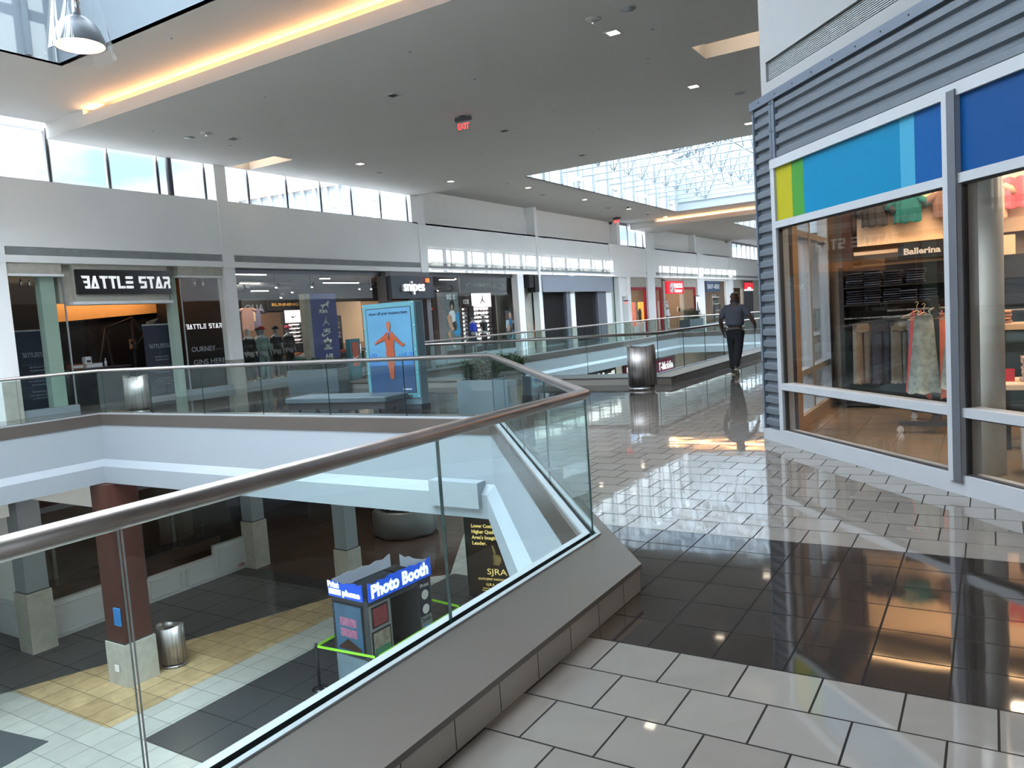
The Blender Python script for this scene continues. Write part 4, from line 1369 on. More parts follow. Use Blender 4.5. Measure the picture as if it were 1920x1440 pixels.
# ================================================================ things standing on the bridge between the openings
def bin_(label, loc, rz, s=1.0, dark=False):
    o = thing('litter_bin', label, 'litter bin', loc, rz); o.scale = (s,)*3
    R = .29
    n = 22
    # three-lobed shell: flat back, rounded front, top rim dipping between the lobes
    def ring(r, z, dip=0):
        pts = []
        for j in range(n):
            t = 2*PI*j/n
            rr = r*(1+.06*math.cos(3*t))
            x = rr*math.cos(t); y = rr*math.sin(t)*.78
            pts.append((x, y, z+dip*(abs(math.cos(t))**2)))
        return pts
    mb = MB()
    R0 = mb.add(ring(R,.10)); R1 = mb.add(ring(R,.86,.06)); R2 = mb.add(ring(R*.93,.86,.06)); R3 = mb.add(ring(R*.88,.80,.02))
    for a0, b0 in ((R0,R1),(R1,R2),(R2,R3)):
        for j in range(n):
            l = (j+1) % n
            mb.face((a0+j,a0+l,b0+l,b0+j), True)
    mb.face([R0+j for j in range(n)][::-1])
    mb.build('shell', 'steel', o)
    lid = MB(); a = lid.add(ring(R*.88,.80,.02)); lid.face([a+j for j in range(n)])
    l_ = lid.build('lid', 'rail', o)
    MB().lathe([(.12,.815),(.13,.825),(.115,.832)], 20, (0,0,0), 1, .7).build('opening_rim', 'black', l_)
    MB().lathe([(R*.93,0),(R*.93,.06)], n, (0,0,0), 1, .8).build('foot', 'steel', o)
    MB().lathe([(R*.9,.06),(R*.9,.10)], n, (0,0,0), 1, .8).build('base_gap', 'black', o)
    return o
bin_('three-sided brushed steel litter bin standing before the farther opening curb', (-6.18, 14.95, 0), .2, 1.02)
bin_('brushed steel litter bin seen through the railing before the laser tag shop', (-17.55, 10.95, 0), .5)

def plant_box(label, loc, rz, L, D, Hh, n, seed, ph=.42):
    o = thing('planter_box', label, 'planter', loc, rz)
    mb = MB()
    t = .03
    mb.bbox(-L/2,L/2,-D/2,-D/2+t,0,Hh,.006).bbox(-L/2,L/2,D/2-t,D/2,0,Hh,.006).bbox(-L/2,-L/2+t,-D/2+t,D/2-t,0,Hh,.006).bbox(L/2-t,L/2,-D/2+t,D/2-t,0,Hh,.006)
    mb.build('box', 'planter', o)
    MB().box(-L/2+t,L/2-t,-D/2+t,D/2-t,.01,Hh-.05).build('soil', 'soil', o)
    rnd = random.Random(seed)
    mb = MB()
    for i in range(n):
        x = rnd.uniform(-L/2+.1,L/2-.1); y = rnd.uniform(-D/2+.08,D/2-.08)
        hh = ph*rnd.uniform(.6,1.05)
        top_ = Vector((x+rnd.uniform(-.14,.14), y+rnd.uniform(-.14,.14), Hh+hh))
        base = Vector((x,y,Hh-.06))
        mb.bar(base, top_, .008)
        for k in range(22):
            f = rnd.uniform(.1,1.0)
            p = base.lerp(top_, f)
            a = rnd.uniform(0,2*PI); el = rnd.uniform(-.1,.9)
            d = Vector((math.cos(a)*math.cos(el), math.sin(a)*math.cos(el), math.sin(el)))
            L_ = rnd.uniform(.09,.17); sd_ = d.cross(Vector((0,0,1))).normalized()*.018
            mb.quad(p, p+d*L_*.5+sd_, p+d*L_-Vector((0,0,.02)), p+d*L_*.5-sd_)
    mb.build('foliage', 'leaf', o)
    return o
plant_box('grey planter box of leafy shrubs behind the corner of the near railing', (-7.45, 11.3, 0), 0, 1.25, .5, .62, 110, 3)
plant_box('grey planter box of low plants in front of the sneaker shop banner', (-16.0, 15.4, 0), .15, 1.7, .55, .62, 110, 4, .28)
plant_box('grey planter of clipped plants in front of the red shoe shop', (-19.0, 56.1, 0), PI/2, 3.1, .8, .7, 80, 5, .8)
# bench: two upholstered blocks with dark sides
bn = thing('bench', 'low grey padded bench with a dark base seen through the near railing', 'bench', (-10.9, 11.2, 0), math.radians(6))
MB().bbox(-1.25,1.2,-.4,.4,.26,.36,.02).build('seat_pad', paint('grey bench vinyl', C(66,74,80), .35), bn)
MB().box(-1.2,1.15,-.36,.36,.12,.26).build('apron', paint('dark bench base', C(40,30,28), .5), bn)
for x in (-1.0,.0,.95):
    for y in (-.28,.28): MB().box(x-.03,x+.03,y-.03,y+.03,0,.12).build('leg', 'char', bn)

# ---- freestanding poster stand with the man in the orange suit
M['poster_sky'] = paint('poster sky blue', C(72,122,150), .35, var=.12, scale=1.6)
M['poster_low'] = paint('poster deep blue', C(28,56,90), .35, var=.12, scale=3)
M['teal_frame'] = paint('teal acrylic frame', C(76,126,136), .2, var=.02)
M['suit'] = paint('orange suit', C(140,62,28), .5, var=.06)
M['poster_skin'] = paint('poster brown skin', C(150,76,38), .5)
ps = thing('poster_stand', 'tall teal freestanding poster stand reading show off your business here', 'poster stand', (-10.2, 11.85, 0), math.radians(-2)); ps.scale = (1.05, 1, 1)
MB().bbox(-.66,.66,-.01,.22,.10,2.13,.01).build('housing', paint('grey stand housing', C(84,104,112), .3), ps)
MB().bbox(-.62,.62,.0,.30,0,.10,.01).build('plinth', 'char', ps)
MB().box(-.655,.655,-.03,-.01,.23,2.13).build('frame', 'teal_frame', ps)
pf = MB().box(-.56,.56,-.036,-.03,.34,2.02).build('poster', 'poster_sky', ps)
MB().box(-.575,.575,-.034,-.0305,.325,2.035).build('poster_edge', 'black', ps)
MB().box(-.56,.56,-.040,-.036,.34,.90).build('water', 'poster_low', pf)
rnd = random.Random(5); mb = MB(); x = -.56
while x < .55:
    ww = rnd.uniform(.03,.08); hh = rnd.uniform(.04,.2)*(1.2 if x < -.3 or x > .1 else .6)
    mb.box(x,min(.56,x+ww),-.041,-.036,.88,.90+hh); x += ww
mb.build('skyline', paint('poster skyline', C(46,98,150), .4), pf)
S_ = lambda pts: [(x*.86, z) for x, z in pts]
MB().plate(S_([(-.09,1.55),(-.14,1.50),(-.40,1.37),(-.43,1.33),(-.38,1.33),(-.15,1.39),(-.11,1.22),(-.13,1.10),(.13,1.10),(.11,1.22),(.14,1.39),(.36,1.25),(.41,1.26),(.38,1.30),(.16,1.48),(.09,1.55)][::-1]), -.050, -.036).build('suit_figure', 'suit', pf)
MB().plate(S_([(-.12,1.10),(-.05,.62),(.0,.60),(.06,.62),(.12,1.10)][::-1]), -.050, -.036).build('suit_figure', 'suit', pf)
MB().plate([(.05*math.cos(t)*1.0, 1.68+.085*math.sin(t)) for t in [2*PI*k/16 for k in range(16)]], -.052, -.036).build('head', 'poster_skin', pf)
MB().box(-.03,.03,-.051,-.036,1.54,1.62).build('neck', 'poster_skin', pf)
MB().plate([(-.035,1.55),(0,1.38),(.035,1.55)], -.0525, -.050).build('shirt_front', paint('poster shirt blue', C(60,110,190), .5), pf)
MB().plate([(-.012,1.54),(-.016,1.42),(0,1.38),(.016,1.42),(.012,1.54)], -.0545, -.0525).build('tie', 'black', pf)
for s in (-1,1):
    MB().plate([(s*.36-.03,1.315-.03*(s>0)),(s*.36+.03,1.315-.03*(s>0)),(s*.36+.03,1.345-.03*(s>0)),(s*.36-.03,1.345-.03*(s>0))], -.052, -.0505).build('hand', 'poster_skin', pf)
text('lettering', 'show off your business here', .062, paint('navy lettering', C(30,40,70), .5), pf, 0, 1.90, y=-.040, w=.98)
text('lettering', 'outdoor', .035, 'letter', pf, .36, .39, y=-.044, w=.22)
MB().box(.26,.46,-.045,-.03,.255,.29).build('name_plate', 'black', ps)
mb = MB()
for x in (-.63,.63):
    for z in (.26,.72,1.18,1.65,2.10): mb.ball((x,-.036,z), .013, 8)
mb.build('screws', 'chrome', ps)

# child mannequin on a pedestal at the right edge of the corner store window
pd_ = tag(MB().lathe([(.17,0),(.20,.04),(.20,.40),(.18,.45)], 28).build('pedestal', 'white', loc=(.40,7.95,.012)), 'round white pedestal under the small jeans mannequin at the right edge', 'pedestal')
figure('small mannequin in a navy top and light jeans on the white pedestal', 'mannequin', (.40,7.95,.462), math.radians(20), 'white', (paint('navy top', C(40,46,78), .8), False), (paint('light jeans', C(140,168,184), .85, var=.15, scale=12), True), s=.66)
# ================================================================ shops along the far wall
# ---- drawn marks, as outlines in a unit box (x right, z up)
LET = {
 'B': [[(0,1),(1,1),(1,.8),(.14,.8)],[(.72,.8),(1,.8),(1,0),(.72,0)],[(.22,.6),(.72,.6),(.72,.42),(.3,.42)],[(.34,.2),(.72,.2),(.72,0),(.42,0)]],
 'A': [[(0,0),(.38,1),(.64,1),(.52,.64),(.28,0)],[(.64,1),(1,0),(.74,0),(.5,.66),(.52,.9)],[(.40,.16),(.66,.16),(.74,0),(.36,0)]],
 'T': [[(0,1),(1,1),(1,.8),(.08,.8)],[(.36,.8),(.64,.8),(.72,0),(.44,0)]],
 'L': [[(0,1),(.3,1),(.34,.2),(1,.2),(1,0),(.08,0)]],
 'E': [[(.06,1),(.9,1),(1,.9),(.9,.78),(.06,.78),(0,.9)],[(.06,.61),(.9,.61),(1,.5),(.9,.39),(.06,.39),(0,.5)],[(.06,.22),(.9,.22),(1,.1),(.9,0),(.06,0),(0,.1)]],
 'S': [[(0,1),(1,1),(.94,.8),(.3,.8),(.3,.6),(1,.6),(1,.08),(.9,0),(.1,0),(.2,.2),(.72,.2),(.72,.42),(.1,.42),(0,.5)]],
 'R': [[(0,1),(.9,1),(1,.9),(1,.8),(.1,.8)],[(.72,.8),(1,.8),(1,.5),(.9,.40),(.72,.40)],[(.26,.58),(.72,.58),(.72,.40),(.18,.40)],[(.62,.40),(.9,.40),(1,.28),(1,0),(.74,0),(.74,.28)],[(.18,.40),(.44,.40),(.28,0),(0,0)]],
}
def battle(parent, s, x0, x1, z0, z1, m, y, th=.02):
    """angular cut-out capitals as one lettering mesh per word group"""
    units = [(.55 if c == ' ' else 1.0) for c in s]
    tot = sum(units)+.12*(len(s)-1)
    k = (x1-x0)/tot; x = x0
    mb = MB()
    for c, u_ in zip(s, units):
        if c in LET:
            for pl in LET[c]: mb.plate([(x+a*k, z0+b*(z1-z0)) for a, b in pl][::-1], y-th, y)
        x += (u_+.12)*k
    return mb.build('lettering', m, parent)
SWOOSH = [(-.5,-.02),(-.47,-.16),(-.36,-.22),(-.22,-.19),(.5,.16),(-.16,-.06),(-.30,-.09),(-.36,-.03),(-.33,.10),(-.42,.05)]
PUMA = [(-.5,-.05),(-.42,.10),(-.2,.14),(.0,.16),(.18,.30),(.30,.50),(.40,.44),(.50,.46),(.40,.34),(.34,.16),(.30,.0),(.38,-.22),(.26,-.12),(.14,.02),(-.02,.0),(-.1,-.10),(-.22,-.24),(-.30,-.40),(-.36,-.40),(-.30,-.22),(-.34,-.08),(-.44,-.02)]
def mark(parent, pts, cx_, cz, w_, h_, m, y, name='logo', th=.006):
    return MB().plate([(cx_+a*w_, cz+b*h_) for a, b in pts][::-1], y-th, y).build(name, m, parent)
def jumpman(parent, cx_, cz, s, m, y, name='logo'):
    mb = MB()
    def cap(a, b, r0, r1):
        a = Vector(a); b = Vector(b); d = (b-a).normalized(); n = Vector((-d.y, d.x))
        pts = [a+n*r0, a-d*r0*.6, a-n*r0, b-n*r1, b+d*r1*.6, b+n*r1]
        mb.plate([(cx_+p.x*s, cz+p.y*s) for p in pts], y-.006, y)
    cap((-.02,.02),(.0,.24),.07,.06)
    cap((.02,.24),(.09,.5),.03,.025)
    mb.plate([(cx_+s*(.11+.05*math.cos(t)), cz+s*(.56+.05*math.sin(t))) for t in [2*PI*k/10 for k in range(10)]], y-.006, y)
    mb.plate([(cx_+s*(.0+.05*math.cos(t)), cz+s*(.33+.06*math.sin(t))) for t in [2*PI*k/10 for k in range(10)]], y-.006, y)
    cap((-.03,.22),(-.16,.0),.025,.02)
    cap((-.03,.0),(-.28,-.18),.06,.045); cap((-.28,-.18),(-.44,-.38),.04,.03)
    cap((.03,.0),(.24,-.12),.06,.045); cap((.24,-.12),(.46,-.30),.04,.03)
    cap((-.44,-.38),(-.50,-.30),.03,.02); cap((.46,-.30),(.52,-.22),.03,.02)
    return mb.build(name, m, parent)
def trefoil(parent, cx_, cz, s, m, cut, y):
    mb = MB()
    for ang in (90, 142, 38):
        a = math.radians(ang); c = (math.cos(a)*.28, math.sin(a)*.28)
        pts = []
        for k in range(16):
            t = 2*PI*k/16; u_, v_ = .30*math.cos(t), .155*math.sin(t)
            pts.append((cx_+s*(c[0]+u_*math.cos(a)-v_*math.sin(a)), cz+s*(c[1]+u_*math.sin(a)+v_*math.cos(a)-.2)))
        mb.plate(pts, y-.006, y)
    mb.plate([(cx_+s*a, cz+s*b) for a, b in [(-.42,-.08),(.42,-.08),(.2,-.42),(-.2,-.42)]], y-.006, y)
    o = mb.build('logo', m, parent)
    mb = MB()
    for z in (-.36,-.27,-.18): mb.box(cx_-s*.44,cx_+s*.44,y-.008,y-.006,cz+s*z,cz+s*(z+.035))
    mb.build('logo_stripes', cut, parent)
R90 = PI/2
def wthing(name, label, cat, X, Y, group=None, z=0):
    """a thing facing the mall: local x runs along the wall, local y goes into the shop"""
    return thing(name, label, cat, (X, Y, z), R90, group)
def rect(px0, py0, px1, py1, X):
    """real Y and z extents of something seen between two picture points on the plane x = X"""
    ya, za = onx(px0, py0, X); yb, zb = onx(px1, py1, X)
    return min(ya,yb), max(ya,yb), min(za,zb), max(za,zb)

# ---- room shells of the shops
mb = MB()
mb.box(-26.6,-26.5,9.6,16.3,0,4.1).box(W-6,W-.3,9.5,9.6,0,4.1).box(-28.8,W-.35,16.28,16.38,0,4.1)
mb.box(-28.7,-28.6,16.3,36.3,0,4.1).box(-28.8,W-.65,36.1,36.2,0,4.1)
mb.box(-24.2,-24.1,36.2,45.6,0,4.1).box(-24.2,W-.35,45.5,45.6,0,4.1)
struct('wall_shops', mb, 'black')
mb = MB().box(-25.6,-25.5,48.4,YE,0,4.1).box(-25.6,W-.3,48.3,48.4,0,4.1).box(-25.6,W-.3,63.2,63.3,0,4.1).box(-25.6,W-.3,72,72.1,0,4.1)
struct('wall_shops', mb, 'tan')

# ---- laser tag shop
M['signwhite'] = paint('white sign letters', (.85,.86,.86), .4, var=.01, emis=(1,1,1), es=.25)
mb = MB()
mb.box(W-.3,W-.06,9.8,11.13,3.60,3.88).box(W-.3,W-.06,14.55,16.1,3.60,3.88)      # lintels of the side windows
mb.box(W-.5,W-.10,11.45,14.2,2.86,3.88)                                           # sign pier
mb.box(W-.55,W-.3,11.13,11.45,2.86,3.88).box(W-.55,W-.3,14.2,14.55,2.86,3.88)
struct('wall_shopfront', mb, 'concrete')
mb = MB().box(W-.3,W-.02,9.8,11.16,3.54,3.60).box(W-.3,W-.02,14.52,16.1,3.54,3.60).box(W-.5,W-.06,11.35,14.3,2.80,2.88)
struct('trim_8', mb, 'white')
mb = MB().box(W-.45,W-.2,10.62,10.98,0,3.55).box(W-.45,W-.2,14.3,14.52,0,3.55)
struct('trim_9', mb, 'green')
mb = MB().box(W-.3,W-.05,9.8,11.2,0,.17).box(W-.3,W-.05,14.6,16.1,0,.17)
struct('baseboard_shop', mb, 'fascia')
f = struct('window_7', MB().box(W-.12,W-.08,11.13,11.16,.17,3.54).box(W-.12,W-.08,14.58,14.61,.17,3.54), 'alu')
for a, b in ((9.8,11.13),(14.61,16.1)): MB().box(W-.11,W-.10,a,b,.17,3.54).build('pane', 'glass', f)
o = wthing('shop_sign', 'black shop sign reading BATTLE STAR in angular white capitals', 'sign', W-.10, 12.87)
MB().box(-1.40,1.38,-.09,0,3.07,3.73).build('board', 'blackgloss', o)
battle(o, 'BATTLE STAR', -1.28, 1.33, 3.22, 3.56, 'signwhite', -.09)
o = wthing('window_lettering', 'white BATTLE STAR lettering with YOUR JOURNEY BEGINS HERE on the right shop window', 'sign', W-.094, 15.3)
battle(o, 'BATTLE STAR', -.66, .62, 1.99, 2.14, 'signwhite', 0, .004)
M['dimletter'] = paint('dim outline lettering', C(130,134,138), .5)
text('lettering', 'OURNEY', .16, 'dimletter', o, -.12, 1.30, y=-.002, w=.85)
text('lettering', 'GINS HERE', .16, 'dimletter', o, .06, .90, y=-.002, w=1.15)
for (lab, Y0, w_, X_) in [('navy roll-up banner with white lettering behind the left window of the laser tag shop', 10.52, .80, -21.2), ('navy roll-up banner with white lettering standing in the laser tag shop doorway', 13.98, .95, -21.0)]:
    o = wthing('rollup_banner', lab, 'banner', X_, Y0)
    MB().box(-w_/2,w_/2,0,.02,.08,2.18).build('print', paint('navy banner', C(34,38,54), .5), o)
    MB().bbox(-w_/2-.03,w_/2+.03,-.08,.12,0,.09,.01).build('foot', 'alu', o)
    MB().box(-w_/2,w_/2,-.01,.03,2.17,2.21).build('top_bar', 'alu', o)
    battle(o, 'BATTLESTAR', -w_*.36, w_*.40, 1.50, 1.62, 'dimletter', -.002, .004)
    for k, (t, zz) in enumerate([('10gs (10Rounds) $15', 1.22), ('10gs (20Rounds) $20', 1.13), ('Customers under age of 18', .94), ('shall be accompanied by a parent', .85), ('and or guardian', .76), ('No personal gear', .58), ('and or equipment is allowed', .49), ('at this store', .40)]):
        text('lettering', t, .045, 'dimletter', o, .04, zz, y=-.003, w=w_*(.62 if len(t) > 20 else .45))
# orange upper wall, black play area, counter
yy = [onx(107,565,-24.4), onx(330,561,-24.4), onx(330,583,-24.4), onx(107,604,-24.4)]
mb = MB(); mb.plate([(a-13, b) for a, b in [yy[3], (yy[2][0], yy[2][1]), (yy[2][0], 4.0), (yy[3][0], 4.0)]], 0, .08)
ow = mb.build('wall_shop_inner', 'orange', loc=(-24.4, 13, 0), rz=R90); ow['kind'] = 'structure'
d = bpy.data.lights.new('orange_wall_fill', 'AREA'); d.shape = 'RECTANGLE'; d.size = .7; d.size_y = 6; d.energy = 52; d.color = (1,.74,.48)  # bare area light added to brighten the orange wall
l = bpy.data.objects.new('orange_wall_fill', d); COL.objects.link(l); l.location = (-23.85,13,3.98); l.rotation_euler = (0, math.radians(32), 0); d.spread = math.radians(120)
mb = MB().box(-24.7,-24.5,9.7,16.2,0,4.0)
struct('wall_shop_inner', mb, 'blackgloss')
o = wthing('counter', 'dark shop counter with papers on it in the laser tag shop', 'counter', -22.3, 12.3)
MB().bbox(-1.1,1.3,-.3,.3,0,1.02,.02).build('body', 'black', o)
MB().box(-1.15,1.35,-.34,.34,1.02,1.06).build('top', 'char', o)
for nm, lab, a, b, z, c in [('cash_tray','orange brown box on the laser tag counter',-.35,.0,.14,C(170,110,70)),('paper_tray','pale paper tray on the laser tag counter',.05,.55,.13,C(200,196,190))]:
    o = wthing(nm, lab, 'box', -22.3, 12.3, z=1.06)
    MB().bbox(a,b,-.2,.1,0,z,.01).build('box', paint(nm, c, .6), o); MB().box(a+.04,b-.04,-.205,-.2,.03,z-.04).build('label', 'white', o)
o = wthing('receipt_printer', 'small white machine standing on the counter tray', 'printer', -22.3, 12.5, z=1.19)
MB().bbox(-.1,.1,-.1,.08,0,.2,.02).build('body', 'white', o); MB().box(-.06,.06,-.105,-.1,.03,.1).build('slot', 'char', o)
o = wthing('bottle', 'small white bottle on the laser tag counter', 'bottle', -22.3, 13.05, z=1.06)
MB().lathe([(.035,0),(.035,.14),(.012,.18),(.012,.22)], 12).build('body', 'white', o); MB().lathe([(.016,.22),(.016,.25)], 10).build('cap', 'white', o)
o = wthing('notice', 'orange and white notice pinned on the dark wall of the laser tag shop', 'notice', -23.68, 0)
y0, y1, z0, z1 = rect(242,636,255,654,-23.66); o.location = (-23.66, (y0+y1)/2, 0)
MB().box(-(y1-y0)/2,(y1-y0)/2,-.02,0,z0,z1).build('sheet', paint('peach paper', C(230,180,150), .6), o)
MB().lathe([(.001,0),(.07,0)], 16).tf(Matrix.Translation((0,-.022,(z0+z1)/2+.04)) @ Matrix.Rotation(PI/2,4,'X')).build('emblem', 'suit', o)
pt = None
for k, (px, py) in enumerate([(38,521),(54,523),(71,522),(364,524),(380,524)]):
    y, z = onx(px, py, W-.45)
    lab = ('small glass spot pendant hanging in the left laser tag window','spot pendants in the left window') if k < 3 else ('small glass spot pendant hanging in the right laser tag window','spot pendants in the right window')
    if pt is None:
        pt = wthing('spot_pendant', lab[0], 'spotlight', W-.45, y, lab[1], z=3.3)
        MB().tube([(0,0,.3),(0,0,.56)], .006, 6).build('rod', 'black', pt)
        MB().lathe([(.06,0),(.05,.26),(.02,.3)], 14).build('shade', 'glassclear', pt)
        MB().lathe([(.03,.02),(.035,.12),(.01,.2)], 12).build('lamp', 'chrome', pt)
    else: dup(pt, (W-.45, y, 3.3), R90, lab[0], lab[1])
# poles and struts of the play structure
o = wthing('play_structure', 'dark metal strut structure standing in the laser tag shop', 'structure', -23.2, 14.0)
mb = MB()
for a, b in [((-.9,0,0),(-.3,0,2.2)),((-.3,0,2.2),(.6,0,2.5)),((.6,0,2.5),(1.5,0,1.2)),((-.3,0,2.2),(-.1,0,0)),((.6,0,2.5),(.5,0,0)),((.5,0,1.5),(1.5,0,2.4))]: mb.tube([a,b], .035, 6)
mb.build('poles', 'char', o)
MB().plate([(.9,1.9),(1.3,2.0),(1.5,2.45),(1.1,2.35)], 0, .03).build('sign_plate', 'concrete', o)

# ---- sneaker shop
f = struct('window_8', MB().box(W-.35,W-.28,16.58,23.85,3.72,3.9).box(W-.35,W-.28,26.65,33.9,3.72,3.9), 'aludark')
for a, b in [(16.58,18.2),(18.21,20.05),(20.06,22.0),(22.01,23.84),(26.66,28.4),(28.41,30.1),(30.11,31.9),(31.91,33.88)]:
    MB().box(W-.32,W-.31,a,b,.16,3.72).build('pane', 'glass', f)
struct('baseboard_shop', MB().box(W-.45,W-.2,16.56,23.85,0,.16).box(W-.45,W-.2,26.65,33.9,0,.16), 'fascia')
mb = MB().box(W-.5,W-.02,25.75,26.05,0,2.78).box(W-.5,W-.02,26.35,26.65,0,3.86).box(W-.5,W-.02,23.82,24.05,0,3.86).box(W-.3,W+.0,24.05,26.35,3.66,3.86)
struct('trim_10', mb, paint('grey portal', C(110,108,112), .5))
o = wthing('shop_sign', 'slate shop sign with white snipes lettering and a small orange square', 'sign', W-.02, 25.24)
MB().bbox(-1.38,1.38,-.22,0,2.76,3.68,.01).build('board', paint('slate board', C(62,70,80), .5), o)
text('backing', 'snipes', .44, paint('grey letter return', C(150,152,158), .5), o, -.10, 3.06, y=-.24, w=1.42, bold=.016, ext=.04)
text('lettering', 'snipes', .44, 'whiteglow', o, -.03, 3.06, y=-.31, w=1.36, bold=.006, ext=.02)
MB().box(.80,.98,-.33,-.26,3.42,3.58).build('orange_square', glow('orange red sign', (1,.12,.03), 1.3), o)
# brand banner
o = wthing('brand_banner', 'purple-blue banner with white sportswear logos standing in the sneaker shop window', 'banner', -20.95, 20.72)
MB().box(-.64,.66,0,.05,.25,3.04).build('print', paint('purple blue banner', C(74,80,142), .45, var=.12, scale=1.2), o)
MB().box(-.88,-.64,0,.3,.0,3.04).build('side_panel', 'concrete', o)
MB().box(-.64,.66,.0,.3,0,.25).build('foot', 'char', o)
mark(o, PUMA, .08, 2.60, .50, .34, 'letter', -.002); text('lettering', 'PUMA', .13, 'letter', o, -.02, 2.33, y=-.004, w=.42, bold=.008)
jumpman(o, .05, 2.0, .34, 'letter', -.002)
text('lettering', 'NIKE', .13, 'letter', o, .05, 1.62, y=-.004, w=.36, bold=.008, shear=.3); mark(o, SWOOSH, .06, 1.56, .56, .5, 'letter', -.002)
trefoil(o, .06, 1.27, .44, 'letter', paint('banner blue', C(74,80,142), .5), -.002); text('lettering', 'adidas', .11, 'letter', o, .06, .98, y=-.004, w=.42, bold=.004)
text('lettering', 'NB', .22, 'letter', o, .06, .60, y=-.004, w=.38, bold=.012, shear=.25)
# sneaker, one shared shape in several colourings
def sneaker_mesh(c):
    s_ = shoe_mesh(.29,.10,.11)
    return s_.tf(Matrix.Rotation(-PI/2,4,'Z')).mesh('sneaker', [c, M['white']])
SC = [paint('sneaker '+n, c, .6, var=.1) for n, c in [('black',C(34,34,38)),('grey',C(120,116,118)),('pale',C(206,196,190)),('red',C(150,50,48)),('tan',C(178,140,110))]]
SM = [sneaker_mesh(c) for c in SC]
M['litpanel'] = paint('backlit white wall', C(236,222,224), .6, emis=(1,.86,.86), es=.85)
def shoe_wall(label, X, r_head, r_shelf, rows, cols_, headm, gr, headfn=None):
    y0, y1, z0, z1 = r_shelf
    o = wthing('shoe_display', label, 'shoe display', X, (y0+y1)/2)
    hw = (y1-y0)/2
    MB().box(-hw,hw,.22,.26,z0,z1).build('lit_back', 'litpanel', o)
    MB().box(-hw-.06,-hw,.0,.3,0,z1+.1).box(hw,hw+.06,.0,.3,0,z1+.1).build('side', 'char', o)
    if r_head:
        a, b, c, d_ = r_head
        ym = (y0+y1)/2
        h_ = MB().box(a-ym,b-ym,-.02,.1,c,d_).build('header_panel', headm, o)
        if headfn: headfn(o, (a+b)/2-ym, (c+d_)/2, b-a, d_-c)
    dz = (z1-z0)/rows
    for r in range(rows):
        MB().box(-hw,hw,.02,.22,z0+r*dz-.015,z0+r*dz).build('shelf', 'white', o)
        for c in range(cols_):
            s = bpy.data.objects.new('sneaker', random.choices(SM, [5,3,2,1,1])[0]); COL.objects.link(s)
            s.location = (X-.12, (y0+y1)/2-hw+(c+.5)*2*hw/cols_, z0+r*dz)
            s.rotation_euler = (0,0,R90+random.uniform(-.1,.25))
            tag(s, 'sneaker on the %s' % gr, 'shoe', 'sneakers on the '+gr)
    return o
M['panelwhite'] = paint('panel white', C(234,222,228), .5, emis=(1,.9,.93), es=.6)
shoe_wall('backlit shoe wall under a white panel with a black swoosh, left of the purple banner', -25, rect(536,582,566,604,-25), rect(541,608,571,642,-25), 5, 5, 'panelwhite', 'swoosh shoe wall', lambda o,x,z,w_,h_: mark(o, SWOOSH, x, z, w_*.38, w_*.38, 'black', -.022))
shoe_wall('backlit shoe wall under a white panel with a black jumping figure logo', -22.6, rect(886,550,921,575,-22.6), rect(888,577,926,645,-22.6), 9, 6, 'panelwhite', 'jumping figure shoe wall', lambda o,x,z,w_,h_: jumpman(o, x, z, h_*.62, 'black', -.022))
shoe_wall('backlit shoe wall under a black KIDS panel beside the curly haired woman poster', -22.9, rect(864,552,881,576,-22.9), rect(866,578,881,645,-22.9), 9, 3, 'black', 'kids shoe wall', lambda o,x,z,w_,h_: text('lettering', 'KIDS', .22, 'letter', o, x, z-.15, y=-.024, w=w_*.7, bold=.01))
shoe_wall('narrow backlit shoe wall just right of the purple banner', -26, None, rect(627,596,641,632,-26), 4, 3, 'black', 'narrow shoe wall')
# lettering and boards deeper in the shop
def board(name, label, X, px, m, txt=None, tm='letter', frac=.6, cat='sign', es=None):
    y0, y1, z0, z1 = rect(*px, X)
    o = wthing(name, label, cat, X, (y0+y1)/2)
    MB().box(-(y1-y0)/2,(y1-y0)/2,0,.08,z0,z1).build('board', m, o)
    if txt: text('lettering', txt, (z1-z0)*frac*.6, tm, o, 0, z0+(z1-z0)*(1-frac)/2+.05, y=-.01, w=(y1-y0)*.8, bold=.006)
    return o
M['greyletter'] = paint('grey letter', C(110,114,120), .5)
board('wall_sign', 'black fascia with big grey letters at the back left of the sneaker shop', -26.5, (452,562,500,588), 'black', 'QUA', 'greyletter', .9)
board('wall_sign', 'black fascia with small gold letters behind the mannequins', -25.5, (502,562,566,580), 'black', 'RUNNING', paint('gold letter', C(220,170,80), .4), .45)
board('wall_sign', 'black fascia reading COMPLETE over the jumping figure shoe wall', -22.4, (862,520,956,548), 'char', 'COMPLETE', 'letter', .35)
board('wall_panel', 'beige wall panel in the sneaker shop left of the poster stand', -27, (628,566,682,640), 'cream', cat='wall panel')
board('picture_panel', 'small framed ad of a sneaker beside the swoosh panel', -26, (528,586,536,606), 'char', cat='picture')
board('wall_panel', 'warm lit back wall strip behind the left mannequins', -28, (452,588,560,640), paint('back wall warm', C(150,120,96), .7), cat='wall panel')
board('picture_panel', 'pale pink display board with shirts at the back left', -26, (458,585,480,602), 'cream', cat='picture')
b = board('wall_panel', 'grey shop wall panel filling the right end of the second sneaker window', -21.9, (930,552,962,652), paint('grey panel wall', C(150,146,138), .6), cat='wall panel')
o = wthing('wall_panel', 'lit warm back wall of the sneaker shop behind the shoe walls', 'wall panel', -28.4, 30)
MB().box(-3.4,6.0,0,.1,0,3.1).build('board', paint('lit beige', C(170,140,112), .7), o)
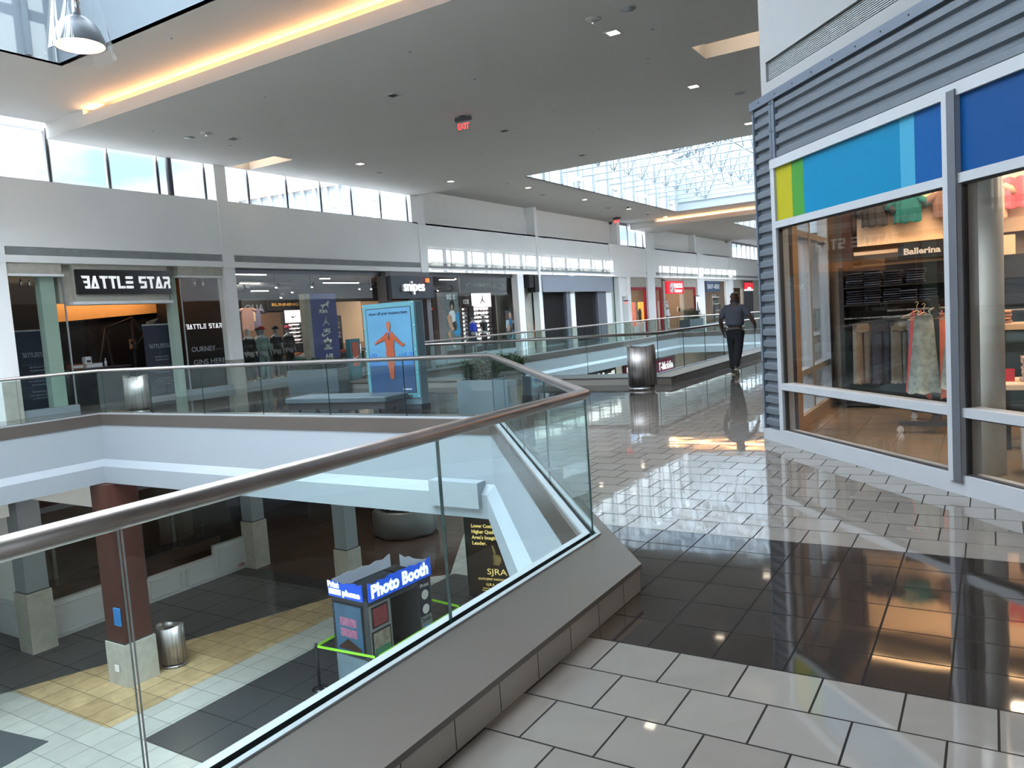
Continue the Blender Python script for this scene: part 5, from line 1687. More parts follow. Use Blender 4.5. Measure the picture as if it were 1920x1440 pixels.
# posters in the windows
M['grit'] = paint('grey textured backdrop', C(112,118,118), .6, var=.3, scale=5)
M['wskin'] = paint('poster skin', C(204,154,120), .5)
y0, y1, z0, z1 = rect(830,548,866,655,-20.95)
o = wthing('window_poster', 'window poster of a curly haired woman seated on a blue chair reading BACK US', 'poster', -20.95, (y0+y1)/2)
hw = (y1-y0)/2; z0 = max(z0,.2)
MB().box(-hw,hw,0,.02,z0,z1).build('backdrop', 'grit', o)
MB().box(-hw-.45,-hw,0,.3,0,z1).build('side_panel', paint('mauve grey panel', C(128,118,118), .6), o)
zz = lambda f: z0+(z1-z0)*f
P_ = lambda pts, m, y, nm: MB().plate([(a*hw, zz(b)) for a, b in pts], -y-.002, -y).build(nm, m, o)
text('lettering', 'BACK   US', .22, 'letter', o, 0, zz(.88), y=-.004, w=hw*1.1, bold=.01)
P_([(.5,.62),(.95,.66),(1.0,.35),(.95,.25),(.3,.25),(.1,.32),(.7,.36)], paint('poster chair blue', C(40,150,206), .4), .001, 'chair')
P_([(.1+.34*math.cos(t),.78+.085*math.sin(t)) for t in [2*PI*k/18 for k in range(18)]], 'black', .003, 'hair')
P_([(.05+.13*math.cos(t),.745+.045*math.sin(t)) for t in [2*PI*k/14 for k in range(14)]], 'wskin', .005, 'face')
P_([(-.35,.66),(.0,.69),(.3,.68),(.45,.60),(.4,.50),(-.05,.48),(-.1,.58),(-.4,.63)], 'white', .007, 'blouse')
P_([(-.05,.49),(.42,.50),(.6,.42),(.45,.34),(.1,.34)], 'char', .006, 'shorts')
P_([(-.4,.64),(-.25,.6),(.05,.38),(.15,.36),(-.1,.34),(-.45,.42),(-.7,.58)], 'wskin', .008, 'leg')
P_([(-.8,.30),(.1,.40),(.2,.36),(-.4,.33),(-.3,.22),(.0,.12),(-.15,.10),(-.5,.20)], 'wskin', .009, 'leg')
P_([(-.2,.12),(.05,.13),(.2,.04),(-.05,.05)], 'white', .010, 'shoe')
y0, y1, z0, z1 = rect(946,578,969,640,-20.95)
o = wthing('window_poster', 'narrow cut-out collage poster of several people right of the sneaker shelves', 'poster', -20.95, (y0+y1)/2)
hw = (y1-y0)/2
MB().plate([(-hw,z0+.3),(-hw*.9,z1-.1),(-.2*hw,z1-.15),(.1*hw,z1),(hw,z1),(hw*.9,z0+.2),(.3*hw,z0),(-.5*hw,z0)], 0, .02).build('backdrop', 'char', o)
for k, (a, b, c) in enumerate([(-.6,.75,C(96,66,54)),(0,.78,C(210,170,150)),(.55,.74,C(150,110,90)),(-.5,.42,C(200,150,120)),(.5,.45,C(90,60,48))]):
    m = paint('collage skin %d' % k, c, .5)
    zc_ = z0+(z1-z0)*b
    MB().plate([(a*hw+.13*math.cos(t), zc_+.17*math.sin(t)) for t in [2*PI*j/12 for j in range(12)]], -.006, -.002).build('face', m, o)
    MB().plate([(a*hw-.2, zc_-.55),(a*hw+.2, zc_-.55),(a*hw+.14, zc_-.17),(a*hw-.14, zc_-.17)], -.004, -.001).build('clothing', paint('collage cloth %d' % k, C(*[(180,190,200),(60,120,170),(230,230,230),(60,60,70),(120,160,190)][k]), .6), o)
text('lettering', 'US', .2, paint('cyan letter', C(90,200,210), .5), o, 0, z0+.05, y=-.006, w=.5, bold=.01)
# mannequins
mg = paint('mannequin grey', C(150,152,156), .5)
def man_at(px, X, label, skinm, top, legs, **k):
    y, z = onx(px, 640, X)
    k.setdefault('s', 1.08)
    return figure(label, 'mannequin', (X, y, .03), R90+k.pop('turn', 0), skinm, top, legs, **k)
cl = {n: paint(n+' cloth', C(*c), .85, var=.08) for n, c in dict(blackc=(28,28,30), sage=(112,138,132), whitec=(206,206,206), royal=(40,66,190), teal=(70,150,150), pinkc=(190,60,90), navy=(40,48,80), redc=(170,40,44)).items()}
man_at(466, -21.3, 'mannequin with white head in a black hooded top, leftmost in the sneaker window', 'white', (cl['blackc'], True), (cl['blackc'], True))
man_at(493, -21.0, 'mannequin in a sage green tracksuit and red beanie by the sneaker shop window', mg, (cl['sage'], True), (cl['sage'], True), hat=cl['redc'])
man_at(486, -22.7, 'mannequin in a white shirt and dark cap behind the sage tracksuit', mg, (cl['whitec'], True), (cl['navy'], True), hat=cl['blackc'])
man_at(518, -21.8, 'mannequin in a black T-shirt and black peaked cap', mg, (cl['blackc'], False), (cl['blackc'], True), hat=cl['blackc'])
man_at(541, -22.6, 'mannequin in black with a bright pink bandana, left of the banner', mg, (cl['blackc'], True), (cl['blackc'], True), hat=cl['pinkc'])
man_at(889, -21.2, 'mannequin in a royal blue hoodie before the shoe wall', mg, (cl['royal'], True), (cl['navy'], False), hat=cl['navy'])
man_at(909, -21.3, 'mannequin in a black T-shirt and white cap before the shoe wall', mg, (cl['blackc'], False), (cl['blackc'], True), hat=cl['whitec'])
# red hoodie and shirts on hangers at the back
for lab, px, py, X, c in [('red hooded jersey with a white jumping figure hanging behind the blue chair poster', 821, 592, -23.5, C(170,26,34)), ('blush jersey hanging at the back left of the sneaker shop', 467, 602, -25.5, C(200,160,150)), ('lilac grey jersey hanging beside the blush jersey', 481, 602, -26.3, C(120,116,140))]:
    y, z = onx(px, py+18, X)
    o = tshirt('shirt', lab, c, .75, .95, (X, y, max(.9, z)), sleeves=True, mottled=.08); o.rotation_euler = (0,0,R90)
    if 'jumping' in lab: jumpman(o, 0, .5, .25, 'letter', -.06)
# low tables with merchandise
for lab, px, X, c in [('low black display table stacked with clothes behind the mannequins', 553, -24.4, 'char'), ('pale teal display plinth beside the banner', 574, -22.2, 'teal_frame'), ('round clothes rack with red and blue jackets behind the small poster frame', 655, -23.5, 'char')]:
    y, z = onx(px, 640, X)
    o = wthing('display_table', lab, 'display table', X, y)
    MB().bbox(-.45,.45,-.4,.4,0,.72,.02).build('body', c, o)
    mb = MB()
    for k in range(5): mb.bbox(-.4+.16*k,-.27+.16*k,-.3,.3,.72,.80+.03*(k%3),.02)
    mb.build('folded_goods', 'suit' if 'red' in lab or 'black' in lab else 'stone', o)
# small orange framed poster on the bridge, left of the big stand
o = wthing('small_poster_stand', 'small teal framed poster stand with an orange panel and white swoosh', 'poster stand', -19.6, 0)
y0, y1, z0, z1 = rect(655,636,679,696,-19.6); o.location = (-19.6,(y0+y1)/2,0); hw = (y1-y0)/2
MB().box(-hw,hw,0,.2,0,z1).build('housing', 'teal_frame', o)
MB().box(-hw+.1,hw-.1,-.01,0,max(z0,.2)+.12,z1-.12).build('poster', paint('orange brown poster', C(176,88,60), .5), o)
mark(o, SWOOSH, 0, z0+(z1-z0)*.45, .34, .34, 'letter', -.012)
MB().tube([(hw+.1,.1,z0+.1),(hw+.1,.1,z1-.1)], .03, 8).build('standoff', 'chrome', o)
# lamps under the dark shop ceiling
lt = None
for px, py, X, L in [(462,514,-21.2,1.6),(487,545,-25,.8),(467,531,-24,.8),(609,522,-23.5,.5),(640,530,-23.0,2.0),(838,524,-23.5,1.2),(930,548,-25,1.2)]:
    y, z = onx(px, py, X); z = min(z, 3.85)
    o = wthing('strip_light', 'white strip lamp under the dark ceiling of the sneaker shop', 'ceiling light', X, y, 'strip lamps in the sneaker shop', z=z)
    MB().box(-L/2,L/2,-.05,.05,0,.05).build('housing', 'char', o)
    MB().box(-L/2,L/2,-.06,.06,-.03,0).build('tube', 'cool', o)
for px, py, X in [(585,537,-24),(674,541,-24),(696,541,-24),(527,557,-25),(518,538,-24),(548,547,-24.5),(821,544,-24),(854,522,-23)]:
    y, z = onx(px, py, X)
    if lt is None:
        lt = wthing('spotlight', 'small round spotlight on a track in the sneaker shop', 'spotlight', X, y, 'track spotlights in the sneaker shop', z=z)
        MB().lathe([(.05,0),(.06,.16)], 12).tf(Matrix.Rotation(.7,4,'X')).build('can', 'black', lt)
        MB().ball((0,-.0,-.01), .05, 10).build('bulb', 'cool', lt)
        MB().tube([(0,.1,.12),(0,.1,.5)], .008, 6).build('stem', 'black', lt)
    else: dup(lt, (X,y,z), R90)
for i, (y, z) in enumerate([(18.5,3.55),(21.5,3.6),(28.5,3.6),(32,3.5)]):
    o = wthing('ceiling_duct', 'dark grey round duct under the sneaker shop ceiling', 'duct', -24.0, y, 'ducts in the sneaker shop', z=z)
    MB().tube([(-1.6,0,0),(1.6,.6,0)], .12, 12).build('duct', 'aludark', o)
for (x, y, e) in [(-23.5,19.5,75),(-26,22,70),(-23.5,29.5,80),(-26,31,60)]:
    d = bpy.data.lights.new('sneaker_shop_lamp', 'AREA'); d.size = 2.2; d.energy = e; d.color = (1,.86,.74)
    l = bpy.data.objects.new('sneaker_shop_lamp', d); COL.objects.link(l); l.location = (x, y, 3.9)

# ---- recess between the shops with loudspeakers, shutters
struct('trim_11', MB().box(W-.6,W-.5,34.5,35.4,0,3.9), paint('pale mint panel', C(176,208,186), .4))
struct('trim_12', MB().box(W-.6,W-.45,35.35,36.05,0,3.9), 'concrete')
o = wthing('wall_speaker', 'pair of black loudspeaker boxes hung high in the pale green recess', 'loudspeaker', W-.1, 35.35)
MB().bbox(-.5,-.02,-.25,.2,3.2,3.84,.02).build('cabinet', 'black', o); MB().bbox(.02,.45,-.3,.2,2.95,3.84,.02).build('cabinet', 'black', o)
o = wthing('shutter_header', 'blue-grey metal header box over the two closed roller grilles', 'shutter header', W-.02, 40.85)
MB().bbox(-4.5,4.5,-.14,.3,2.96,3.84,.02).build('box', paint('blue grey metal', C(146,152,162), .5, var=.03), o)
MB().box(-4.5,4.5,-.16,-.14,2.94,2.98).build('lip', 'alu', o)
for lab, a, b in [('left closed roller grille of dark steel links', 36.45,39.2), ('right closed roller grille of dark steel links', 40.25,43.3)]:
    o = wthing('roller_grille', lab, 'roller shutter', W-.25, (a+b)/2); hw = (b-a)/2
    mb = MB(); r = 0; z = .06
    while z < 2.95:
        mb.box(-hw,hw,-.006,.006,z,z+.012)
        x = -hw+(.0 if r % 2 else .07)
        while x < hw: mb.box(x,x+.02,-.004,.004,z,z+.085); x += .14
        z += .085; r += 1
    mb.build('links', paint('grille steel', C(88,84,84), .5, .4), o)
    for s in (-1,1): MB().box(s*hw-.06,s*hw+.06,-.08,.08,0,2.96).build('guide', 'aludark', o)
    MB().box(-hw,hw,-.03,.03,0,.06).build('bottom_bar', 'aludark', o)
struct('trim_13', MB().box(W-.3,W-.02,39.2,39.65,0,2.96).box(W-.3,W-.02,43.3,44.5,0,2.96).box(W-.3,W-.02,36.4,36.5,0,2.96), paint('grey metal surround', C(120,124,134), .45, .3))
o = wthing('leaning_board', 'orange brown board leaning inside behind the left roller grille', 'board', -21.8, 38.0)
MB().bar((-.7,0,.1),(.5,0,2.7),.35,.05,(0,1,0)).build('board', paint('orange board', C(170,96,60), .6), o)
# ---- service door bay
struct('trim_14', MB().box(W-.5,W-.4,45.5,46.6,0,3.9), 'green')
struct('door_1', MB().box(W-.45,W-.35,47.2,48.2,0,2.6), paint('pale green door', C(186,200,190), .6))
struct('trim_15', MB().box(W-.35,W-.0,46.6,47.0,0,3.9).box(W-.35,W-.1,47.0,48.3,2.6,3.9), 'wall')

# ---- red shoe shop
red = paint('crimson metal', C(160,28,44), .4); M['red'] = red
redlit = paint('lit red sign', C(206,36,52), .4, emis=C(220,30,50), es=.45)
mb = MB()
for a, b in [(48.5,51.5),(53.3,54.6),(59.0,62.3)]:
    mb.box(W-.3,W-.12,a,b,3.0,3.2).box(W-.3,W-.12,a,a+.16,0,3.0).box(W-.3,W-.12,b-.14,b,0,3.0)
struct('trim_16', mb, 'red')
mb = MB()
for a, b in [(48.5,51.5),(53.3,54.6),(59.0,62.3)]: mb.box(W-.3,W-.15,a,b,3.2,3.9)
mb.box(W-.3,W-.05,54.7,55.1,0,3.75).box(W-.3,W-.05,58.8,59.1,0,3.75).box(W-.3,W-.05,54.7,59.1,3.65,3.9)
struct('wall_shopfront', mb, 'concrete')
f = struct('window_9', MB().box(W-.25,W-.2,48.6,51.4,0,.12).box(W-.25,W-.2,59.1,62.2,0,.12), 'alu')
for a, b in [(48.7,51.4),(53.4,54.5),(59.2,62.2)]: MB().box(W-.22,W-.21,a,b,.12,3.0).build('pane', 'glass', f)
o = wthing('shop_sign', 'red lit shop sign with white FAMOUS footwear lettering', 'sign', W-.05, 56.95)
MB().bbox(-1.85,1.85,-.16,0,2.68,3.62,.02).build('board', redlit, o)
MB().plate([(-1.2,2.8),(-.75,2.75),(-.55,3.1),(-.6,3.5),(-1.0,3.52),(-1.3,3.3),(-1.28,3.0)], -.175, -.16).build('emblem', 'letter', o)
mark(o, SWOOSH, -.95, 3.15, .5, .6, 'red', -.177, 'emblem_figure')
text('lettering', 'FAMOUS', .34, 'whiteglow', o, .50, 3.14, y=-.18, w=1.9, bold=.02)
text('lettering', 'footwear', .26, 'whiteglow', o, .50, 2.80, y=-.18, w=1.7, bold=.02)
board('wall_panel', 'warm brown wall behind the shoe shop entrance', -23.5, (1244,560,1300,640), paint('warm brown wall', C(160,116,88), .7), cat='wall panel')
o = wthing('floor_display', 'tall grey framed display panel with a black three-stripe logo in the shoe shop entrance', 'display panel', -21.2, 56.3)
MB().box(-.95,.95,0,.1,.1,2.2).build('frame', 'white', o); MB().box(-.85,.85,-.01,0,.2,2.1).build('panel', paint('mauve panel', C(150,130,140), .5), o)
MB().plate([(-.3,1.65),(.3,1.65),(.12,1.95),(0,1.98)], -.02, -.01).build('logo', 'black', o)
for k, (px, c, lab) in enumerate([(1188,C(236,120,96),'tall coral patterned display tower in the left shoe shop window'), (1206,C(240,176,72),'tall yellow-orange display tower in the left shoe shop window')]):
    y, z = onx(px, 600, -21.1)
    o = wthing('display_tower', lab, 'display', -21.1, y)
    MB().bbox(-.42,.42,-.05,.2,0,2.2,.05).build('panel', paint('tower %d' % k, c, .4, var=.35, scale=2.5, emis=c, es=.4), o)
    MB().box(-.4,.4,-.2,.2,0,.55).build('plinth', 'white', o)
o = wthing('display_shelf', 'white plinth with a dark shoe display between the towers', 'display', -21.0, 51.05)
MB().bbox(-.22,.22,-.3,.3,0,.8,.02).build('plinth', 'white', o); MB().lathe([(.12,.8),(.1,1.2),(.14,1.5),(.05,1.75)], 12).build('bust', 'black', o)
figure('dark mannequin bust figure standing in the shoe shop entrance', 'mannequin', (-21.6, 55.6, 0), R90, 'black', ('black',False), ('black',True))
figure('shopper in dark clothes inside the shoe shop entrance', 'person', (-21.9, 57.6, 0), R90+1, 'skin_dark', (cl['blackc'],True), (cl['blackc'],True), name='person', stand=False)
figure('person in a red hooded jacket beside the shoe shop entrance', 'person', (-20.9, 59.7, 0), R90, 'skin_dark', (cl['redc'],True), (cl['navy'],True), name='person', stand=False, hood=cl['redc'])
ph = figure('person in a pale hooded tracksuit and teal mask walking before the shoe shop', 'person', (-19.5, 52.5, 0), R90, 'skin_dark', (cl['whitec'],True), (paint('pale tracksuit', C(196,200,196), .8, var=.2, scale=9),True), name='person', stand=False, long_top=True, hood=cl['whitec'], s=1.08, arms=.3)
MB().lathe([(.06,1.56),(.078,1.62),(.04,1.66)], 12, (0,-.02,0)).build('face_mask', cl['teal'], ph)
o = wthing('wall_notice', 'cream notice with a dark emblem beside the shoe shop entrance', 'notice', -20.9, 58.9)
MB().box(-.4,.4,0,.03,1.3,1.7).build('sheet', 'cream', o); MB().plate([(-.2,1.4),(.2,1.4),(0,1.62)], -.01, 0).build('emblem', 'char', o)
# directory stand
o = wthing('information_stand', 'black pedestal directory stand with a lit screen past the shoe shop', 'directory stand', -19.3, 58.5)
MB().bbox(-.5,.5,-.06,.06,1.15,2.45,.03).build('housing', 'black', o)
MB().box(-.42,.42,-.075,-.06,1.3,2.37).build('screen', paint('poster light', C(200,210,224), .4, emis=(.8,.88,1), es=.4), o)
MB().plate([(-.3,1.32),(.1,1.32),(.0,1.9),(-.1,2.05),(-.25,1.9)], -.08, -.075).build('picture', 'navyp' if 'navyp' in M else 'char', o)
MB().box(-.1,.1,-.05,.05,0,1.15).build('post', 'black', o); MB().box(-.35,.35,-.25,.25,0,.03).build('foot', 'black', o)
# ---- blue sign shop and last shops
mb = MB().box(W-.3,W-.1,64.0,71.5,3.72,3.9).box(W-.3,W-.1,64.0,64.6,0,3.8).box(W-.3,W-.1,70.9,71.5,0,3.8)
struct('wall_shopfront', mb, 'wall')
o = wthing('shop_sign', 'slate blue shop sign with white capitals over an orange lit shop', 'sign', W-.08, 66.6)
MB().bbox(-1.9,1.9,-.12,0,2.78,3.68,.02).build('board', paint('slate blue board', C(66,84,116), .5), o)
text('lettering', 'EAST~SIDE', .36, 'letter', o, 0, 3.05, y=-.13, w=3.3, bold=.012)
o = wthing('wall_panel', 'orange lit display wall in the shop under the slate blue sign', 'wall panel', -22.0, 66.6)
MB().box(-2,2,0,.1,0,2.9).build('board', 'orange', o)
rnd = random.Random(9); mb = MB()
for k in range(26):
    x = rnd.uniform(-1.3,1.2); z = rnd.uniform(.3,2.6); mb.plate([(x+.18*math.cos(t)*rnd.uniform(.6,1.2), z+.16*math.sin(t)) for t in [2*PI*j/7 for j in range(7)]], -.02, 0)
mb.build('mural', 'char', o)
for k, (px, lab) in enumerate([(1340,'dark figure display left under the slate blue sign'),(1351,'dark figure display right under the slate blue sign')]):
    y, z = onx(px, 600, -21.2)
    figure(lab, 'mannequin', (-21.2, y, 0), R90, 'black', ('black',True), ('black',True))
o = wthing('shelf_unit', 'grey shelf unit with framed goods right of the orange lit shop window', 'shelf', -21.2, 69.8)
MB().box(-.6,.6,.2,.24,0,2.6).build('back', 'stone', o)
for z in (.5,1.1,1.7,2.3): MB().box(-.6,.6,-.1,.2,z,z+.05).build('shelf', 'white', o)
MB().box(-.35,.35,-.05,.1,1.75,2.25).build('frame', 'char', o); MB().box(-.35,.35,-.05,.1,1.15,1.6).build('frame', 'char', o)
f = struct('window_10', MB().box(W-.25,W-.2,64.6,70.9,0,.12), 'alu')
MB().box(W-.22,W-.21,64.6,70.9,.12,3.7).build('pane', 'glass', f)
struct('wall_shopfront', MB().box(W-.3,W-.1,72.8,76.5,3.1,3.9).box(W-.3,W-.1,76.2,76.7,0,3.9).box(W-.3,W-.1,80.4,YE,0,3.9).box(W-.3,W-.1,76.5,80.5,3.8,3.9), 'concrete')
o = wthing('shop_sign', 'small red sign with a white brim shape on the dark far shop front', 'sign', W-.08, 78.4)
MB().box(-1.5,1.5,-.1,0,2.95,3.6).build('board', redlit, o); MB().box(-1.5,1.5,-.1,0,2.8,2.95).build('lower_edge', 'whiteglow', o)
MB().plate([(-.8,2.95),(.8,2.95),(.45,3.15),(-.45,3.15)], -.12, -.1).build('brim', 'whiteglow', o)
MB().box(-1.9,1.9,.05,.1,0,3.8).build('dark_front', 'char', o)
for (x, y, e) in [(-22.8,50,120),(-22.8,57,150),(-22.8,61,80),(-22.5,67,160),(-22.5,74,80)]:
    d = bpy.data.lights.new('far_shop_lamp', 'AREA'); d.size = 2; d.energy = e; d.color = (1,.85,.7)
    l = bpy.data.objects.new('far_shop_lamp', d); COL.objects.link(l); l.location = (x, y, 3.9)

# ---- hotel across the car park, seen through the clerestory
def pt_(px, py, D):
    d = sight(px, py); t = D/math.hypot(d.x, d.y); return d.x*t, d.y*t, EYE+d.z*t
A = pt_(405, 345, 112); B = pt_(672, 280, 97); Cc = pt_(800, 300, 88)
top_z = 23.2
M['hotelwhite'] = paint('hotel white wall', C(150,156,164), .8, var=.02)
M['hotelpink'] = paint('hotel pink parapet', C(134,122,118), .8, var=.02)
M['hotelpane'] = paint('hotel window', C(130,168,206), .2, var=.1)
root = thing('hotel_building', 'pale hotel block with a pinkish top storey seen through the clerestory windows', 'building', (B[0], B[1], 0))
def facade(a, b, n, zs):
    a = Vector(a[:2]); b = Vector(b[:2]); L = (b-a).length; ang = math.atan2((b-a).y, (b-a).x)
    T = Matrix.Translation((a.x-B[0], a.y-B[1], 0)) @ Matrix.Rotation(ang, 4, 'Z')
    MB().box(0,L,.3,6,-6,top_z-3.7).tf(T).build('wall', 'hotelwhite', root)
    MB().box(0,L,-.3,6,top_z-3.7,top_z).box(0,L,-.36,-.3,top_z-1.9,top_z-1.8).tf(T).build('parapet', 'hotelpink', root)
    p = L/n
    for i in range(n):
        MB().box(i*p-.15,i*p+.25,-.2,.3,-6,top_z-3.7).tf(T).build('pier', 'hotelwhite', root)
        for z in zs:
            w_ = MB().box(i*p+p*.35,i*p+p*.82,.22,.3,z,z+1.7).tf(T).build('window', 'hotelpane', root)
            MB().box(i*p+p*.32,i*p+p*.85,.1,.3,z-.6,z-.05).tf(T).build('air_unit', 'hotelpink', w_)
facade(A, B, 13, [17.5, 14.4, 11.3])
facade(B, Cc, 4, [17.5, 14.4, 11.3])
# pale tent roof nearer the windows
tn = thing('tent_canopy', 'white peaked canopy outside the last clerestory pane', 'canopy', pt_(760, 400, 45))
MB().lathe([(3.5,-1.4),(.2,1.0),(.001,1.3)], 6).build('roof', 'white', tn)
MB().tube([(0,0,-14),(0,0,1)], .1, 8).build('mast', 'white', tn)
tag(MB().quad((-400,-200,-6.1),(W-9,-200,-6.1),(W-9,400,-6.1),(-400,400,-6.1)).build('ground', 'concrete'), 'car park ground outside the mall', 'ground')
bpy.data.objects['ground']['kind'] = 'structure'
# ================================================================ lower floor
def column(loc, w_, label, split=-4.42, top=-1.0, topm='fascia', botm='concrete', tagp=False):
    o = thing('column', label, 'column', (loc[0], loc[1], ZL))
    MB().box(-w_/2,w_/2,-w_/2,w_/2,split-ZL,top-ZL).build('shaft', topm, o)
    MB().box(-w_/2-.04,w_/2+.04,-w_/2-.04,w_/2+.04,0,split-ZL-.02).build('tiled_foot', botm, o)
    MB().box(-w_/2-.005,w_/2+.005,-w_/2-.005,w_/2+.005,split-ZL-.03,split-ZL+.01).build('joint', 'char', o)
    return o
c = column((-16.86, 9.72), .68, 'dark brown clad column with a pale tiled foot under the near opening corner', -5.0, top=-1.385, topm='brown')
MB().box(.16,.38,-.42,-.38,1.45,1.85).build('blue_sticker', paint('blue sticker', C(52,120,180), .5), c)
MB().box(-.03,.11,-.42,-.40,.35,.5).build('outlet', 'white', c)
column((-21.0, 9.7), .55, 'square column, white above and tiled below, at the far left of the lower floor')
column((-20.98, 16.7), .5, 'square column, white above and tiled below, right of the shuttered lower shop')
column((-16.3, 16.2), .48, 'square column, white above and tiled below, behind the photo booth', -4.75)
column((-20.9, 30.5), .5, 'white and tiled column deep in the lower mall')
b = bin_('brushed steel litter bin beside the brown column downstairs', (-16.62, 10.55, ZL), .4, 1.12)
# closed lower shop with white panelled fronts
M['panelpaint'] = paint('off-white panelling', C(204,206,208), .5, var=.02)
mb = MB()
def wains(y0, y1, h):
    mb.box(-21.4,-21.2,y0,y1,ZL,ZL+h)
    n = max(1, int((y1-y0)/.9)); p = (y1-y0)/n
    for i in range(n):
        a = y0+i*p+.08; b_ = y0+(i+1)*p-.08
        for (c0,c1,d0,d1) in [(a,b_,ZL+.1,ZL+.13),(a,b_,ZL+h-.13,ZL+h-.1),(a,a+.03,ZL+.1,ZL+h-.1),(b_-.03,b_,ZL+.1,ZL+h-.1)]:
            mb.box(-21.2,-21.18,c0,c1,d0,d1)
wains(10.0,11.75,1.0); wains(11.75,12.9,.62); wains(12.9,15.3,.75); wains(15.3,16.5,1.05)
for i in range(5): mb.box(-24+i*.55,-24+i*.55+.45,9.8,9.84,ZL+.1,ZL+.9)
mb.box(-24,-21.25,9.83,9.9,ZL,ZL+1.0)
struct('wall_shop_lower', mb, 'panelpaint')
f = struct('window_11', MB().box(-21.3,-21.22,10,16.5,-2.6,-2.45).box(-21.3,-21.22,12.85,12.95,ZL+.7,-2.45), 'aludark')
for a, b_ in [(10.0,12.85),(12.95,16.4)]: MB().box(-21.27,-21.26,a,b_,ZL+1.0,-2.6).build('pane', 'glass', f)
o = wthing('counter', 'long dark wood bar counter inside the closed lower shop', 'counter', -22.6, 13.2, z=ZL)
MB().bbox(-3,3.1,-.35,.35,0,1.05,.02).build('body', 'wood', o)
MB().box(-3.05,3.15,-.4,.4,1.05,1.1).build('top', 'blackgloss', o)
for k in range(3):
    MB().box(-2+1.9*k,-1.9+1.9*k,.3,.4,1.1,2.4).build('shelf_post', 'steel', o)
for k in range(7):
    q = wthing('glass_bottle', 'bottle on the bar counter in the closed lower shop', 'bottle', -22.6, 14.6+k*.22, 'bottles on the bar counter', z=ZL+1.1)
    MB().lathe([(.04,0),(.04,.2),(.014,.26),(.014,.34)], 10).build('body', 'glassclear', q); MB().lathe([(.017,.34),(.017,.37)], 8).build('cap', 'chrome', q)
text('house_number', '1100', .11, 'red', None, 0, 0, loc=(-21.17,16.2,ZL+.12), rz=R90, y=0)
bpy.data.objects['house_number']['label'] = 'small red number 1100 on the white panelled shop front downstairs'; bpy.data.objects['house_number']['category'] = 'number'
struct('wall_lower', MB().box(-24.0,-23.9,10,17,ZL,-1.0), 'wood')
struct('wall_lower', MB().box(-28,-21.4,16.5,16.6,ZL,-1.0).box(-29.4,-29.3,16.6,40,ZL,-1.0), 'blackgloss')
# dark shop front and goods deeper inside
o = wthing('display_case', 'dark glass display case at the back of the brown-floored lower mall', 'display case', -27.5, 22.5, z=ZL)
MB().bbox(-2.2,2.2,-.4,.4,0,1.0,.02).build('base', 'char', o); MB().box(-2.2,2.2,-.4,.4,1.0,1.5).build('case', 'glass', o)
# round kiosk with dark bottles
ks = thing('retail_kiosk', 'curved grey retail kiosk with rows of dark goods behind the booth', 'kiosk', (-18.6, 21.6, ZL))
M['kioskgrey'] = paint('kiosk grey panel', C(130,134,136), .4, .4)
MB().lathe([(1.15,0.04),(1.2,.1),(1.2,.92),(1.1,1.0)], 8).build('body', 'kioskgrey', ks)
MB().lathe([(1.0,1.0),(1.0,1.06)], 8).build('counter_top', 'black', ks)
MB().lathe([(.5,1.06),(.5,1.9),(.001,1.92)], 8).build('core', 'black', ks)
bt = None
for ring_, r_ in ((0,.92),(1,.74)):
    for k in range(20):
        a = 2*PI*k/20
        if bt is None:
            bt = thing('dark_bottle', 'dark glossy bottle on the round kiosk top', 'bottle', (0,0,0), 0, 'bottles on the kiosk')
            MB().lathe([(.06,0),(.06,.2),(.03,.26),(.03,.34)], 10).build('body', 'blackgloss', bt); MB().lathe([(.035,.34),(.035,.38)], 8).build('cap', 'steel', bt)
            bt.location = (-18.6+r_*math.cos(a), 21.6+r_*math.sin(a), ZL+1.06)
        else: dup(bt, (-18.6+r_*math.cos(a), 21.6+r_*math.sin(a), ZL+1.06+ring_*.0))
# ---- photo booth
pb = thing('photo_booth', 'grey photo booth with lit blue and white headers and screens downstairs', 'photo booth', (-12.2, 11.5, ZL), math.radians(-4))
bw, bl, bh = 1.1, 2.0, 2.06
mb = MB().bbox(0,bw,0,.75,0,bh,.04).box(0,bw,bl-.45,bl,0,bh).box(0,bw,.7,bl-.4,bh-.22,bh).box(0,.06,.7,bl-.4,0,bh)
mb.build('body', paint('booth charcoal', C(66,70,74), .4, var=.04), pb)
MB().box(.1,bw-.05,.72,bl-.47,.06,.5).build('bench_seat', 'char', pb)
MB().box(.06,.08,.72,bl-.47,.5,bh-.22).build('inner_screen', 'black', pb)
M['frost'] = paint('frosted acrylic', C(150,160,176), .4, emis=(.8,.88,1), es=.12)
M['boothblue'] = paint('booth blue acrylic', C(42,82,190), .3, emis=C(42,90,220), es=.35)
def wavy(x0, x1, z0, z1, n=9, s=1):
    rnd = random.Random(int(x1*100)+n); pts = [(x0,z0),(x1,z0)]
    for k in range(n+1): pts.append((x1+(x0-x1)*k/n, z1-.05*rnd.random()*(k not in (0,))-.03*(k%2)))
    return pts
hd = MB().plate(wavy(.02,bw-.04,bh-.05,bh+.32), -.05, -.02).build('front_header', 'boothblue', pb)
text('lettering', 'Print', .12, 'whiteglow', hd, .20, bh+.16, y=-.058, w=.36, bold=.012)
text('lettering', 'phone', .12, 'whiteglow', hd, .74, bh+.02, y=-.058, w=.54, bold=.012)
MB().box(.05,.42,-.06,-.05,bh+.0,bh+.12).build('arrow', 'whiteglow', hd)
